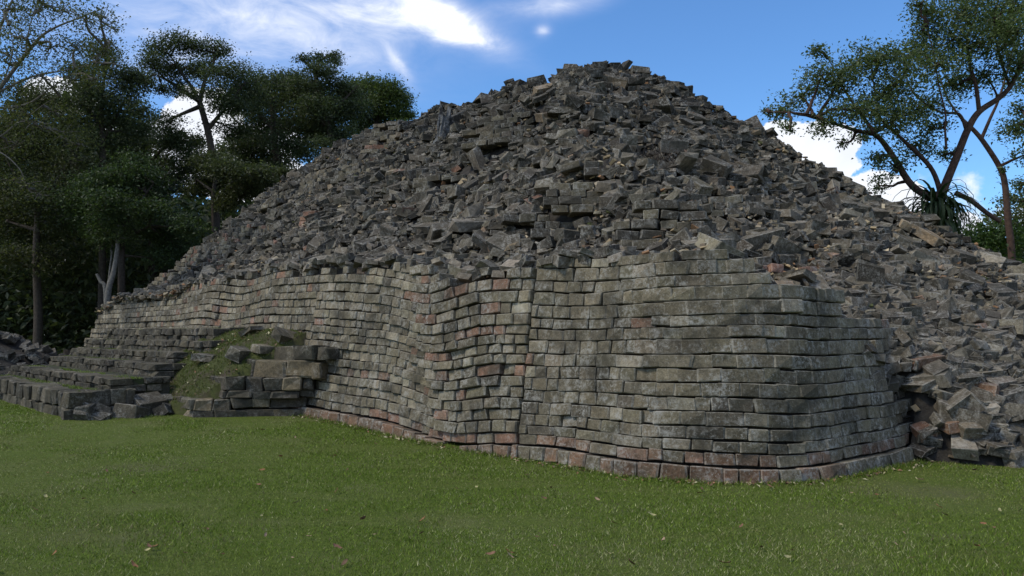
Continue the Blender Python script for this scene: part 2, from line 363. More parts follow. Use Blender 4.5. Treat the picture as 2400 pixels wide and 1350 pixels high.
# ------------------------------------------------------------------ stones
def chamfer_box(c, jit, corner, seed):
    r = np.random.default_rng(seed)
    vs = []; idx = {}
    for sx in (-1, 1):
        for sy in (-1, 1):
            for sz in (-1, 1):
                cj = r.normal(0, corner, 3)
                for ax in range(3):
                    v = np.array([sx, sy, sz], float) * .5
                    cc = c * r.uniform(.6, 1.5)
                    for k in range(3):
                        if k != ax: v[k] -= (sx, sy, sz)[k] * cc
                    idx[(sx, sy, sz, ax)] = len(vs); vs.append(v + cj + r.normal(0, jit, 3))
    V = np.array(vs); q = []; t = []
    S = (-1, 1)
    for ax in range(3):
        for s in S:
            o = [k for k in range(3) if k != ax]; ring = []
            for (p, qv) in ((-1, -1), (1, -1), (1, 1), (-1, 1)):
                k = [0, 0, 0]; k[ax] = s; k[o[0]] = p; k[o[1]] = qv; ring.append(idx[(*k, ax)])
            q.append(ring)
    for ax in range(3):                       # edges along ax
        o = [k for k in range(3) if k != ax]
        for p in S:
            for qv in S:
                e = []
                for (s, face) in ((-1, o[0]), (1, o[0]), (1, o[1]), (-1, o[1])):
                    k = [0, 0, 0]; k[ax] = s; k[o[0]] = p; k[o[1]] = qv; e.append(idx[(*k, face)])
                q.append(e)
    for sx in S:
        for sy in S:
            for sz in S: t.append([idx[(sx, sy, sz, 0)], idx[(sx, sy, sz, 1)], idx[(sx, sy, sz, 2)]])
    q = np.array(q); t = np.array(t)
    for F in (q, t):
        n = np.cross(V[F[:, 1]] - V[F[:, 0]], V[F[:, 2]] - V[F[:, 0]]); c_ = V[F].mean(1); fl = (n * c_).sum(1) < 0
        F[fl] = F[fl][:, ::-1]
    return V, [q, t]
WV = [chamfer_box(.055, .012, .022, 100 + i) for i in range(22)]
QV = [chamfer_box(.06, .022, .05, 500 + i) for i in range(22)]
RV = [chamfer_box(.032, .018, .060, 300 + i) for i in range(30)]
def meshes(var, name, mat):
    out = []
    for V, F in var:
        m = mark_edges(mesh_np(name, V, F), 1); m.materials.append(mat); out.append(m)
    return out
WM = meshes(WV, 'stone', M_ST_O); SM = meshes(QV, 'step_stone', M_STEP_O); RM = meshes(RV, 'fallen_stone', M_RB_O); UM = meshes(WV, 'stub_stone', M_RB_O)

def jit_col(c, s=.12):
    c = np.array(c) * (1.0, .96, .87) * math.exp(rng.normal(0, s)); return np.clip(c * (1 + rng.normal(0, .012, 3)), .01, .8)
GREY = (.205, .178, .125); DARK = (.11, .098, .078); PALE = (.30, .27, .205); RED = (.265, .148, .105); OLIVE = (.178, .16, .113); TAN = (.33, .25, .16); BRN = (.225, .132, .086)

class Stone:
    __slots__ = ('M', 'var', 'col', 'size')
def mk_stone(center, rot, dims, col, nvar):
    s = Stone(); s.M = Matrix.Translation(Vector(center)) @ rot.to_4x4() @ Matrix.Diagonal(Vector((*dims, 1)))
    s.var = int(rng.integers(nvar)); s.col = col
    q = proj(np.array(center)); s.size = dims[0] * max(dims[2], .6 * dims[1]) / max(q[2], .5) ** 2
    if q[2] < 1 or not (-60 < q[0] < 2460 and -60 < q[1] < 1420): s.size *= .01
    return s
def frame(tx, ty, roll=0, tilt=0, yaw=0):
    """local x along the wall, y outwards, z up"""
    X = Vector((tx, ty, 0)).normalized(); Z = Vector((0, 0, 1)); Y = Z.cross(X)
    R = Matrix((X, Y, Z)).transposed()
    return R @ (Matrix.Rotation(yaw, 3, 'Z') @ Matrix.Rotation(roll, 3, 'Y') @ Matrix.Rotation(tilt, 3, 'X'))
def place(stones, parent, ploc, name, MS, VAR, matv, limit=300, rest_name='stone_courses', topfn=None):
    order = sorted(range(len(stones)), key=lambda i: -stones[i].size)
    pl = Vector(ploc); inv = Matrix.Translation(-pl); rest = []
    for k, i in enumerate(order):
        s = stones[i]
        if k < limit:
            o = bpy.data.objects.new(name, MS[s.var]); o.color = (*s.col, 1)
            o.matrix_local = inv @ s.M
            if parent is not None: o.parent = parent; o.matrix_local = inv @ s.M
            COL.objects.link(o)
            if topfn: topfn(o, s)
        else:
            V, F = VAR[s.var]; M = np.array(inv @ s.M); rest.append((V @ M[:3, :3].T + M[:3, 3], F, s.col))
    if rest:
        V, F, C = merge(rest); me = mark_edges(mesh_np(rest_name, V, F, C), len(rest)); o = link(rest_name, me, matv, parent); tag(o, kind='stuff'); return o

# ------------------------------------------------------------------ terrace walls
def wall_normal(tx, ty):           # path runs from right end to left end seen from outside: outward normal
    return -ty, tx
_x, _y, _tx, _ty = path(np.array([S_JOINT + 3])); _n = wall_normal(_tx[0], _ty[0])
NSIGN = 1 if (_n[0] * -Vv[0] + _n[1] * -Vv[1]) > 0 else -1
def sag(a, z):
    """settling of the old courses: the wall dips where its core has slumped"""
    k = .55 + .45 * np.clip(z / 1.6, 0, 1)
    fc = 4.7 + .42 * z
    r = -.22 * np.exp(-((a - fc) / np.where(a > fc, 1.15, .8)) ** 2)
    r = r + .035 * np.sin(a * 1.3 + .4 + z * .5) * np.exp(-((a - 8) / 2.5) ** 2)
    r = r + .07 * np.sin(a * 1.55 + z * 1.6) * np.exp(-((a - 13.2) / 2.4) ** 2) * sst(1.3, 2.0, z)
    return r * k
def bulge(a, z):
    fc = 4.7 + .42 * z      # the fold: courses turn outwards to its near side
    return .17 * np.clip((a - 3.5) / (fc - 3.5), 0, 1) * sst(fc + .75, fc - .05, a) * (.5 + .5 * np.sin(np.clip(z / 2.6, 0, 1) * math.pi))
RXEND = np.array([(590, 1715), (615, 1722), (628, 1806), (660, 1806), (672, 1975), (705, 1975), (715, 1960), (745, 1962), (755, 2006), (785, 2046), (815, 2075), (850, 2082), (925, 2084), (945, 2146), (985, 2128), (1010, 2146), (1050, 2132), (1075, 2152), (1140, 2152)], float)
def build_wall(s0, s1, side):
    st = []; z = -.04; k = 0
    while z < 3.5:
        plinth = k == 0
        t = .19 if plinth else float(rng.uniform(.13, .185) if side == 'right' else rng.uniform(.13, .17))
        proud = .10 if plinth else ((.005 if k % 2 == 0 else -.004) if side == 'right' else (.02 if k % 2 == 0 else -.014))
        if side != 'right' and plinth: proud = .14
        s = s0
        while s < s1 - .06:
            ln = float(rng.choice([rng.uniform(.16, .25), rng.uniform(.24, .36), rng.uniform(.34, .48)], p=[.34, .48, .18]))
            ln = min(ln, s1 - s)
            if s1 - s - ln < .1: ln = s1 - s
            sc = s + ln / 2; s += ln
            x, y, tx, ty = [float(v) for v in path(sc)]
            nx, ny = wall_normal(tx, ty); nx *= NSIGN; ny *= NSIGN
            a, b = ab(x, y)
            g = float(gz(x, y)); zc = g + z + t / 2
            batter = .165 * z if side == 'right' else (.15 * z if a < 14 else (.15 + .22 * float(sst(14, 19, a))) * (round((z - .1) / .34) * .34))
            dz = 0; slope = 0; off = proud
            if side == 'right':
                wv = lambda q: .022 * math.sin(q * 1.15 + k * .22 + 1) + .007 * math.sin(q * 3.1 + k * .3)
                dz = wv(sc); slope = (wv(sc + .1) - wv(sc - .1)) / .2
            else:
                dz = float(sag(a, z)); slope = float(sag(a + .1, z) - sag(a - .1, z)) / .2; off += float(bulge(a, z))
            zc += dz
            dep = float(rng.uniform(.24, .34))
            off += float(rng.normal(0, .0045)) + (-.05 if rng.random() < .012 else 0)
            P = (x - nx * (batter - off + dep / 2), y - ny * (batter - off + dep / 2), zc)
            q = proj(np.array([x - nx * batter, y - ny * batter, zc + t * .45]))
            if side == 'right':
                qc = proj(np.array([x - nx * batter, y - ny * batter, zc]))
                xe = np.interp(qc[1], RXEND[:, 0], RXEND[:, 1])
                if q[1] < np.interp(q[0], [1230, 1500, 1700, 1990], [598, 574, 588, 590]) + (12 if rng.random() < .35 else 0): continue
                if qc[0] > xe:
                    if not (740 < qc[1] < 935 and qc[0] < xe + 95): continue
                    P = (P[0] - nx * .16, P[1] - ny * .16, P[2])
            else:
                if q[1] < ytop_left(q[0]) - 3 or (q[1] < ytop_left(q[0]) + (13 if a < 8 else 20) and rng.random() < .48): continue
                if a > 10.8 and z < (1.25 if a < 21 else .5): continue
                if a > 26.35 - .62 * z: continue
            if zc + t / 2 < g + .03: continue
            # colour
            r = rng.random()
            if side == 'right':
                c = GREY if r < .58 else OLIVE if r < .86 else DARK if r < .92 else PALE
                if plinth: c = BRN if r < .75 else GREY
                elif k == 1: c = RED if r < .42 else BRN if r < .75 else GREY
                elif r > .995: c = RED
                # the corner stones on the left of this wall are greener
            else:
                c = GREY if r < .6 else PALE if r < .70 else OLIVE if r < .95 else DARK
                if k % 2 == 1 and rng.random() < .42 * math.exp(-((a - 4.6) / 1.3) ** 2) + .06 + .18 * math.exp(-((a - 14) / 3.5) ** 2): c = RED
                elif k % 2 == 1 and rng.random() < .35: c = PALE
                if plinth: c = BRN
                if k == 1 and a < 7 and rng.random() < .5: c = RED
            rough_zone = side != 'right' and (q[1] < ytop_left(q[0]) + 26)
            jr = .05 if rough_zone and a < 8 else .008
            roll = math.atan(slope) + float(rng.normal(0, jr))
            R = frame(tx * 1.0, ty * 1.0, roll=-roll if NSIGN > 0 else roll, tilt=.14 + float(rng.normal(0, .025)), yaw=float(rng.normal(0, jr * 1.3)))
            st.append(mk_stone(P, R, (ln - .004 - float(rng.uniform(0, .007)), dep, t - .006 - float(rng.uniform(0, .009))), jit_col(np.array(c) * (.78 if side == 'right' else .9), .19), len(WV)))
        z += t; k += 1
    return st
def wall_backing(s0, s1, side, parent, loc):
    ss = np.linspace(s0 - .02, s1 + .02, int((s1 - s0) / .15) + 2); zz = np.linspace(-.1, 2.9, 20); V = []
    for s_ in ss:
        x, y, tx, ty = [float(v) for v in path(s_)]; nx, ny = wall_normal(tx, ty); nx *= NSIGN; ny *= NSIGN; a, b = ab(x, y); g = float(gz(x, y))
        if side == 'right':
            zm = float(np.interp(b, [.3, 1.0, 1.7, 2.4, 2.9, 3.4, 4.2], [2.62, 2.35, 2.0, 1.6, 1.2, .8, .3])) if a < 1.2 else 2.6
        else: zm = float(ztop(a)) - .2
        for z in zz:
            zq = min(z, zm, max((26.15 - a) / .62, -.1) if side == 'farleft' else 9); bt = (.165 * zq if side == 'right' else .15 * zq + .22 * float(sst(14, 19, a)) * zq) + .16
            if side == 'right' and a < .6 and b > 2.5: bt += .12
            V.append((x - nx * bt - loc[0], y - ny * bt - loc[1], g + zq + (0 if side == 'right' else float(sag(a, zq))) - loc[2]))
    me = mesh_np('wall_core', np.array(V), [grid_faces(len(ss), len(zz))]); return link('wall_core', me, M_CORE, parent)
for (s0, s1, side, lab) in ((0.02, S_JOINT, 'right', 'smooth bulging dry stone wall rounding the near corner of the ruin'),
                            (S_JOINT + .01, S_STAIR, 'left', 'sagging dry stone wall with dipping courses and reddish stones'),
                            (S_STAIR, S_END, 'farleft', 'long receding dry stone wall rising behind the broken stairway')):
    x, y, _, _ = path((s0 + s1) / 2); loc = (float(x), float(y), float(gz(x, y)))
    p = empty('terrace_wall', loc, lab, 'wall')
    wall_backing(max(s0, .72), s1, side, p, loc)
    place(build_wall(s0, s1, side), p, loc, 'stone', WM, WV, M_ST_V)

# ------------------------------------------------------------------ stairway
def run_stones(p0, p1, z0, courses, th, lens, depth, cols, out=None, jit=.02, inset_=0):
    """stones along a straight line p0->p1 (a,b), face looking to the camera side"""
    st = []; p0 = np.array(p0, float); p1 = np.array(p1, float); Lg = np.linalg.norm(p1 - p0); u = (p1 - p0) / Lg
    x0, y0 = xy(*p0); x1, y1 = xy(*p1); t = np.array([x1 - x0, y1 - y0]); t /= np.linalg.norm(t); n = np.array([t[1], -t[0]])
    if out is not None and n @ np.array(out) < 0: n = -n
    for k in range(courses):
        s = 0.0; z = z0 + sum(th[:k]) if hasattr(th, '__len__') else z0 + k * th; tk = th[k] if hasattr(th, '__len__') else th
        while s < Lg - .08:
            ln = min(float(rng.uniform(*lens)), Lg - s); 
            if Lg - s - ln < .1: ln = Lg - s
            q = p0 + u * (s + ln / 2); s += ln; x, y = xy(*q); d = depth * float(rng.uniform(.85, 1.2)); o = float(rng.normal(0, jit)) - inset_
            st.append(mk_stone((x - n[0] * (d / 2 - o), y - n[1] * (d / 2 - o), z + tk / 2 + float(rng.normal(0, .006))), frame(t[0], t[1], float(rng.normal(0, .02)), float(rng.normal(0, .025)), float(rng.normal(0, .03))),
                               (ln - .01, d, tk - .008), jit_col(cols[int(rng.integers(len(cols)))], .2), len(WV)))
    return st
OUTW = (-Vv[0], -Vv[1]); OUTR = (-U[0], -U[1])      # towards the lawn / towards the near end
sx0, sy0 = xy(14, -2.5); SL = (float(sx0), float(sy0), .2)
stair = empty('stairway', SL, 'broad dark mossy stone stairway with one end crumbled', 'stairway')
#         b_front, z0,  z1,  a_right, a_left
STEPS = [(-4.05, .12, .66, 11.0, 19.5), (-3.3, .60, .86, 11.25, 20), (-2.3, .82, 1.09, 11.85, 20.2), (-1.8, 1.05, 1.30, 12.4, 20.4), (-1.35, 1.27, 1.53, 11.6, 20.6), (-.95, 1.50, 1.80, 12.4, 20)]
SCOL = [(.07, .063, .048), (.06, .054, .043), (.09, .08, .056), (.105, .093, .07), (.045, .041, .034)]
for i, (bf, z0, z1, ar, al) in enumerate(STEPS):
    x, y = xy((ar + al) / 2, bf + .4); loc = (float(x) - SL[0], float(y) - SL[1], z0 - SL[2])
    an = np.linspace(ar + .08, al, 60); bn = np.linspace(bf + .1, bf + 1.1, 8); A1, B1 = np.meshgrid(an, bn, indexing='ij')
    zt = z1 - .025 + .06 * (fbm(A1 * 2.2, B1 * 2.2, 4) - .5); X1, Y1 = xy(A1, B1)
    top = np.stack([X1, Y1, zt], -1); edge = [(0, 0, A1.shape)]
    Vt = top.reshape(-1, 3); Vb = Vt.copy(); Vb[:, 2] = z0 - .1; n_ = len(Vt); gi = np.arange(n_).reshape(A1.shape)
    loop = np.concatenate([gi[:, 0], gi[-1, 1:], gi[-2::-1, -1], gi[0, -2:0:-1]]); nx_ = np.roll(loop, -1)
    side = np.stack([loop, loop + n_, nx_ + n_, nx_], -1)
    wl = np.array([x, y, z0])
    me = mesh_np('step', np.concatenate([Vt, Vb]) - wl, [grid_faces(*A1.shape), side]); so = link('step', me, M_TREAD, stair, loc)
    h = (z1 - z0) / 2
    st = run_stones((ar, bf), (al, bf), z0, 2, [h * .95, h * 1.05], (.24, .52), .36, SCOL, OUTW, .02)
    st += run_stones((ar, bf + .34), (ar, bf + 1.1), z0, 2, [h, h], (.22, .4), .3, SCOL, OUTR, .03)
    if i in (0, 1):      # crumbled end: drop some of the last facing stones
        st = [s for s in st if not (ab(s.M.translation.x, s.M.translation.y)[1] > bf + .3 and rng.random() < .25)]
    place(st, so, wl, 'stone', SM, QV, M_STEP_V, limit=70)
# flank block beside the slumped middle of the stairs
fx, fy = xy(9.6, -1.3); FL = (float(fx), float(fy), .2)
flank = empty('stair_flank', FL, 'stepped block of large dark stones between grassy slump and sagging wall', 'masonry')
BL = [(.12, [.19, .2], 10.0, -2.25, 9.0, -.55, (.3, .62)), (.51, [.13, .25], 9.75, -1.75, 8.75, -.55, (.32, .6)), (.88, [.31], 9.7, -1.25, 8.45, -.55, (.4, .7)), (1.18, [.26], 9.75, -.85, 8.2, -.58, (.5, .8))]
st = []
for (z0, th, a1, b1, a2, b2, ln) in BL:
    st += run_stones((a1, b1), (a2, b2), z0, len(th), th, ln, .4, [(.085, .076, .06), (.07, .063, .05), (.055, .05, .042), (.12, .105, .078), (.19, .155, .10) if z0 < .9 else (.08, .07, .055)], OUTR, .025)
    st += run_stones((a1 + 1.0, b1 + .02), (a1 + .02, b1), z0, len(th), th, (.3, .5), .4, [(.09, .08, .062), (.12, .105, .08), (.06, .054, .044)], OUTW, .03)
place(st, flank, FL, 'stone', SM, QV, M_STEP_V)
# grassy slump over the fallen middle of the stairs
T1, B1 = np.meshgrid(np.linspace(0, 1, 60), np.linspace(-3.5, -.2, 64), indexing='ij')
def bank_amin(b): return np.interp(b, [-3.5, -2.38, -2.2, -.5], [11.05, 10.95, 10.15, 9.5])
A1 = bank_amin(B1) + T1 * (13.2 - bank_amin(B1))
def bank_z(a, b):
    z1 = np.interp(b, [-3.5, -3.0, -2.6, -2.25, -1.75, -1.35, -.95, -.5, -.2], [-.05, .10, .26, .44, .76, 1.06, 1.32, 1.62, 1.72])
    z2 = np.interp(b, [-3.5, -3.0, -2.6, -2.25, -1.9, -1.5, -1.1, -.7, -.2], [-.08, .08, .24, .46, .86, 1.2, 1.46, 1.68, 1.78])
    t = sst(.15, .9, a - bank_amin(b))
    return z1 * (1 - t) + z2 * t + .10 * (fbm(a * 1.8, b * 1.8, 5) - .5) + .06 * (fbm(a * 5, b * 5, 6) - .5)
Z1 = bank_z(A1, B1); A1[0] = A1[1] - .01; Z1[0] = -.2; X1, Y1 = xy(A1, B1)
me = mesh_np('grassy_bank', np.stack([X1, Y1, Z1], -1).reshape(-1, 3), [grid_faces(*A1.shape)], smooth=True)
tag(link('grassy_bank', me, M_BANK), 'grassy slump of soil between the stair flank and the steps', 'bank', kind='structure')

# ------------------------------------------------------------------ fragments of upper walls left standing in the rubble
REM = [  # px, py, courses, length, facing angle (0 = left face, 1 = right face), lean, red share, label
    (545, 575, 9, 2.6, .0, .55, .22, 'stub of coursed wall with reddish stones low on the far shoulder'),
    (740, 428, 6, 1.9, .0, .75, .0, 'stub of evenly coursed grey wall beside a chip-filled gully'),
    (735, 515, 4, .75, .2, .5, .8, 'small patch of pinkish wall stones amid grey rubble'),
    (915, 335, 10, 1.7, .35, .5, .12, 'curving stub of small coursed blocks beside the dead stump'),
    (1215, 300, 6, 1.8, .35, 1.1, .0, 'low coursed wall stub below the summit heap'),
    (1370, 462, 4, 1.2, .45, 1.0, .0, 'rounded stub of thin courses in mid slope'),
    (1300, 525, 3, 1.1, .45, 1.1, .0, 'broken stub of wall just above the rounded terrace wall'),
    (1565, 525, 5, 1.15, .5, .6, .0, 'leaning stack of speckled blocks above the rounded wall'),
    (1120, 225, 3, 1.8, .1, .6, .0, 'line of coursed blocks along the ridge beside the summit'),
    (1420, 395, 2, 1.0, .45, 1.2, .0, 'short run of courses beneath the dark dry tuft'),
    (1830, 630, 3, 1.3, .75, .8, .1, 'broken upper courses behind the rounded corner wall')]
REM += [(470, 600, 6, 2.4, .0, .8, .12, 'stepped courses above the far wall where rubble thins out'), (620, 548, 5, 2.2, .0, .9, .1, 'stepped courses downhill of the pinkish patch'), (395, 655, 4, 2.2, .0, .7, .05, 'lowest stepped courses on the far shoulder'),
        (655, 470, 4, 1.8, .0, 1.0, .0, 'short stepped courses below the chip-filled gully'), (850, 400, 4, 1.6, .15, 1.0, .0, 'half buried courses downhill of the curving stub'), (1050, 430, 3, 1.5, .3, 1.1, .0, 'half buried courses in the middle of the broad slope'), (1700, 480, 3, 1.3, .6, 1.1, .0, 'half buried courses on the slope past the speckled stack')]
REM_AB = []
for (px, py, nc, ln, face, lean, red, lab) in REM:
    hr = hit_rubble(px, py)
    if hr is None: continue
    a, b, P = hr; th = face * math.pi / 2
    t = np.array(U) * math.cos(th) - np.array(Vv) * math.sin(th); t /= np.linalg.norm(t)   # along the face, to the left
    n = np.array([t[1], -t[0]]); n = n if n @ (-P[:2]) > 0 else -n
    zb = P[2] - nc * .15 / 2 - .06; p = empty('wall_stub', (P[0], P[1], zb), lab, 'wall'); st = []
    for k in range(nc):
        tk = .15; z = zb + k * tk + tk / 2; s = -ln / 2 + float(rng.uniform(-.15, .15)); ke = ln / 2 + float(rng.uniform(-.25, .2))
        while s < ke:
            l = float(rng.uniform(.18, .42)); sc = s + l / 2; s += l
            if rng.random() < .14: continue
            cur = .12 * (sc / ln * 2) ** 2; d = .3; o = .09 - lean * (k - nc / 2) * tk - cur + float(rng.normal(0, .02))
            c = RED if rng.random() < red else [GREY, DARK, DARK, OLIVE][int(rng.integers(4))]
            w_ = .03 * math.sin(sc * 2.2 + px)
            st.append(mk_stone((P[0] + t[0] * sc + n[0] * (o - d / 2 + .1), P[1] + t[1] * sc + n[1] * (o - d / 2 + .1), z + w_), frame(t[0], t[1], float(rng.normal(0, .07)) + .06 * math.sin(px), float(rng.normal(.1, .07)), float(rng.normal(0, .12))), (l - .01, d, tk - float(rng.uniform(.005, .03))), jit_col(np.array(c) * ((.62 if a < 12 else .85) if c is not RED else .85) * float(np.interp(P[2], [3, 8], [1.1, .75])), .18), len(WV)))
    place(st, p, (P[0], P[1], zb), 'stone', UM, WV, M_RB_V)
    REM_AB.append((a, b, ln / 2, t, n, P, nc * .15 / 2 * lean + .25))
def near_rem(x, y):
    for (a, b, h, t, n, P, ex) in REM_AB:
        d = np.array([x - P[0], y - P[1]])
        if abs(d @ t) < h * .8 and -ex * .8 < d @ n < ex * .9 and rng.random() < .93: return True
    return False

# ------------------------------------------------------------------ loose fallen stone
def rand_rot(nrm, tilt, yawdir=None):
    z = Vector(nrm).lerp(Vector((0, 0, 1)), float(rng.uniform(.45, 1.0))).normalized()
    z = (z + Vector(rng.normal(0, tilt, 3))).normalized()
    x = Vector(rng.normal(0, 1, 3)); x = (x - z * x.dot(z)).normalized(); y = z.cross(x)
    R = Matrix((x, y, z)).transposed()
    return R
stones = []
sp_ = .185
for layer in range(2):
    ga = np.arange(-3.2, 26.2, sp_); gb = np.arange(-.1, 13.5, sp_)
    A1, B1 = np.meshgrid(ga, gb, indexing='ij'); A1 = (A1 + rng.uniform(-.5, .5, A1.shape) * sp_).ravel(); B1 = (B1 + rng.uniform(-.5, .5, B1.shape) * sp_).ravel()
    I1 = inset(A1, B1); P1 = rub_xyz(A1, B1); N1 = rub_normal(A1, B1); G1 = gz(P1[:, 0], P1[:, 1])
    tocam = np.array([0, 0, EYE]) - P1; fac = (N1 * tocam).sum(1) / np.linalg.norm(tocam, axis=1)
    ok = (P1[:, 2] > G1 + .02) & (fac > -.22) & ((I1 > .72 + .35 * sst(13.5, 18, A1)) | ((B1 > 3.7) & (A1 < 1.5)) | ((B1 > 3.25) & (A1 < -.12))) & (A1 < 25.6)
    dens = np.where((I1 < 1.15) & (I1 > 0), .5, .92) * (1 if layer == 0 else .6)
    ok &= rng.random(len(A1)) < dens
    for a, b, P, n in zip(A1[ok], B1[ok], P1[ok], N1[ok]):
        if near_rem(P[0], P[1]): continue
        right = sst(5.5, 2.5, a) * sst(1.5, 4, b)
        s = float(np.clip(rng.lognormal(-.04, .36), .42, 2.0)) * (1 + .04 * right)
        big = rng.random() < .012 + .015 * right and P[2] < 7
        if big: s *= 1.4
        d = np.array([rng.uniform(.2, .4), rng.uniform(.15, .24), rng.uniform(.075, .13)]) * s
        if rng.random() < .2: d[0] *= .7
        if rng.random() < .15 + .15 * right: d[2] *= .55
        til = .17 if rng.random() < .68 else .55
        r = rng.random()
        c = (.122, .107, .084) if r < .48 else (.066, .059, .049) if r < .80 else (.215, .192, .15) if r < .955 else OLIVE if r < .975 else TAN if r < .992 or P[2] > 6 or big else RED
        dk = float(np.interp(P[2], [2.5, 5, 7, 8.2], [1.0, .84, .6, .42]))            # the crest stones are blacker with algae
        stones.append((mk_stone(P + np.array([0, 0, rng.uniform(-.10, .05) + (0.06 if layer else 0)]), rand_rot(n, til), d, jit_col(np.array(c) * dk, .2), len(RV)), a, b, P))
for k in range(9000):      # small broken pieces filling between the blocks
    a = float(rng.uniform(-3, 25.4)); b = float(rng.uniform(.4, 10.5)); i_ = float(inset(a, b))
    if i_ < .8 and not (b > 3.8 and a < 1.5): continue
    P = rub_xyz(np.array(a), np.array(b))
    if P[2] < .05 or near_rem(P[0], P[1]): continue
    d = np.array([rng.uniform(.09, .2), rng.uniform(.07, .14), rng.uniform(.035, .09)]); r = rng.random()
    c = (.15, .13, .10) if r < .5 else (.08, .07, .057) if r < .72 else (.26, .225, .165) if r < .93 else (.22, .15, .10)
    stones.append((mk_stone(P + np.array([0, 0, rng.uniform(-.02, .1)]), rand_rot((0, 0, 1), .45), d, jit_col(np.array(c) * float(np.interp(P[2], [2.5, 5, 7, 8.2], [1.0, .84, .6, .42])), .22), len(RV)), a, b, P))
# the spill beside the wall end lies several stones deep; the standing wall tops carry loose stones too
for k in range(620):
    b = float(rng.uniform(3.22, 6.5)); a = float(rng.uniform(-2.6, 1.3))
    if a > -.15 and b < 3.7: continue
    P = rub_xyz(np.array(a), np.array(b)); g_ = float(gz(P[0], P[1]))
    if P[2] < g_ + .01: continue
    d = np.array([rng.uniform(.2, .38), rng.uniform(.15, .24), rng.uniform(.08, .14)]) * float(np.clip(rng.lognormal(0, .25), .6, 1.5)); r = rng.random()
    c = (.122, .108, .087) if r < .5 else (.07, .062, .052) if r < .8 else (.20, .18, .145) if r < .985 else BRN
    stones.append((mk_stone(P + np.array([0, 0, rng.uniform(-.02, .12)]), rand_rot(rub_normal(np.array(a), np.array(b)), .25), d, jit_col(c, .2), len(RV)), a, b, P))
for k in range(170):
    b = float(rng.uniform(2.7, 4.0)); a = float(rng.uniform(.12, .75)); x, y = xy(a, b); zt_ = float(np.interp(b, [2.7, 3.4, 4], [1.75, 1.35, 1.0])); P = np.array([x, y, rng.uniform(.1, zt_)])
    stones.append((mk_stone(P, rand_rot((0, 0, 1), .3), np.array([rng.uniform(.2, .36), rng.uniform(.15, .24), rng.uniform(.09, .14)]), jit_col((.12, .108, .09), .25), len(RV)), a, b, P))
for k in range(420):
    a = float(rng.uniform(2.2, 25)); i_ = float(rng.uniform(.42, 1.0)) + .3 * float(sst(13.5, 18, a)); b = float(b0(a)) + i_; x, y = xy(a, b); P = np.array([x, y, float(ztop(a)) + rng.uniform(-.12, .05)])
    d = np.array([rng.uniform(.18, .36), rng.uniform(.14, .22), rng.uniform(.07, .13)]); r = rng.random(); c = (.15, .134, .108) if r < .6 else (.09, .08, .068) if r < .8 else (.23, .2, .16)
    stones.append((mk_stone(P, rand_rot((0, 0, 1), .25), d, jit_col(c, .2), len(RV)), a, b, P))
# a few hand-set slabs and boulders at the foot of the spill and on the terrace edge
HAND = [(2215, 1050, .52, .42, .3, BRN), (2275, 1060, .36, .3, .22, BRN), (2365, 1080, .32, .28, .2, TAN), (2100, 700, .42, .36, .2, DARK), (2150, 735, .5, .36, .16, DARK), (2060, 705, .4, .32, .2, DARK), (1790, 590, .5, .28, .12, DARK), (2250, 960, .42, .26, .13, DARK), (2240, 985, .5, .26, .13, DARK), (2200, 920, .42, .26, .13, DARK), (2350, 1030, .48, .3, .16, DARK), (1210, 580, .4, .18, .08, TAN)]
for (px, py, l, wd, t, c) in HAND:
    hr = hit_rubble(px, py)
    if hr is None: continue
    a, b, P = hr
    stones.append((mk_stone(P + np.array([0, 0, .04]), rand_rot(rub_normal(np.array(a), np.array(b)), .22), (l, wd, t), jit_col(np.array(c), .1), len(RV)), a, b, P))
stones.sort(key=lambda q: -q[0].size)
for st, a, b, P in stones[:300]:
    o = bpy.data.objects.new('fallen_stone', RM[st.var]); o.color = (*st.col, 1); o.matrix_world = st.M; COL.objects.link(o)
    sc = st.M.to_scale(); lum = sum(st.col) / 3; warm = st.col[0] > st.col[2] * 2.0
    tone = ('reddish' if st.col[1] < st.col[0] * .62 else 'tan') if warm else 'pale grey' if lum > .15 else 'dark grey' if lum < .085 else 'grey'
    shp = 'thin slab' if sc[2] < sc[1] * .48 else 'long block' if sc[0] > sc[1] * 1.75 else 'chunky block'
    big_ = 'large ' if sc[0] > .5 else ''
    zone = 'in the spill beside the rounded wall end' if b > 3.2 and P[2] < 1.7 else 'on the slope uphill of the spill' if b > 4.5 and a < 4.5 else 'on rubble just behind the rounded corner' if b > 2 and a < 4.5 else 'in the heap above the rounded corner wall' if a < 4.5 else 'on the slope above the sagging wall'
    lb = big_ + tone + ' ' + shp + ' lying ' + zone
    tag(o, lb, 'stone', lb.split(' lying ')[0] + 's ' + zone)
V, F, C = merge([((RV[s.var][0] @ np.array(s.M)[:3, :3].T + np.array(s.M)[:3, 3]), RV[s.var][1], s.col) for s, a, b, P in stones[300:]])
tag(link('rubble', mark_edges(mesh_np('rubble', V, F, C), len(stones) - 300), M_RB_V), 'mass of tumbled grey building stones covering the pyramid slopes', 'rubble', kind='stuff')
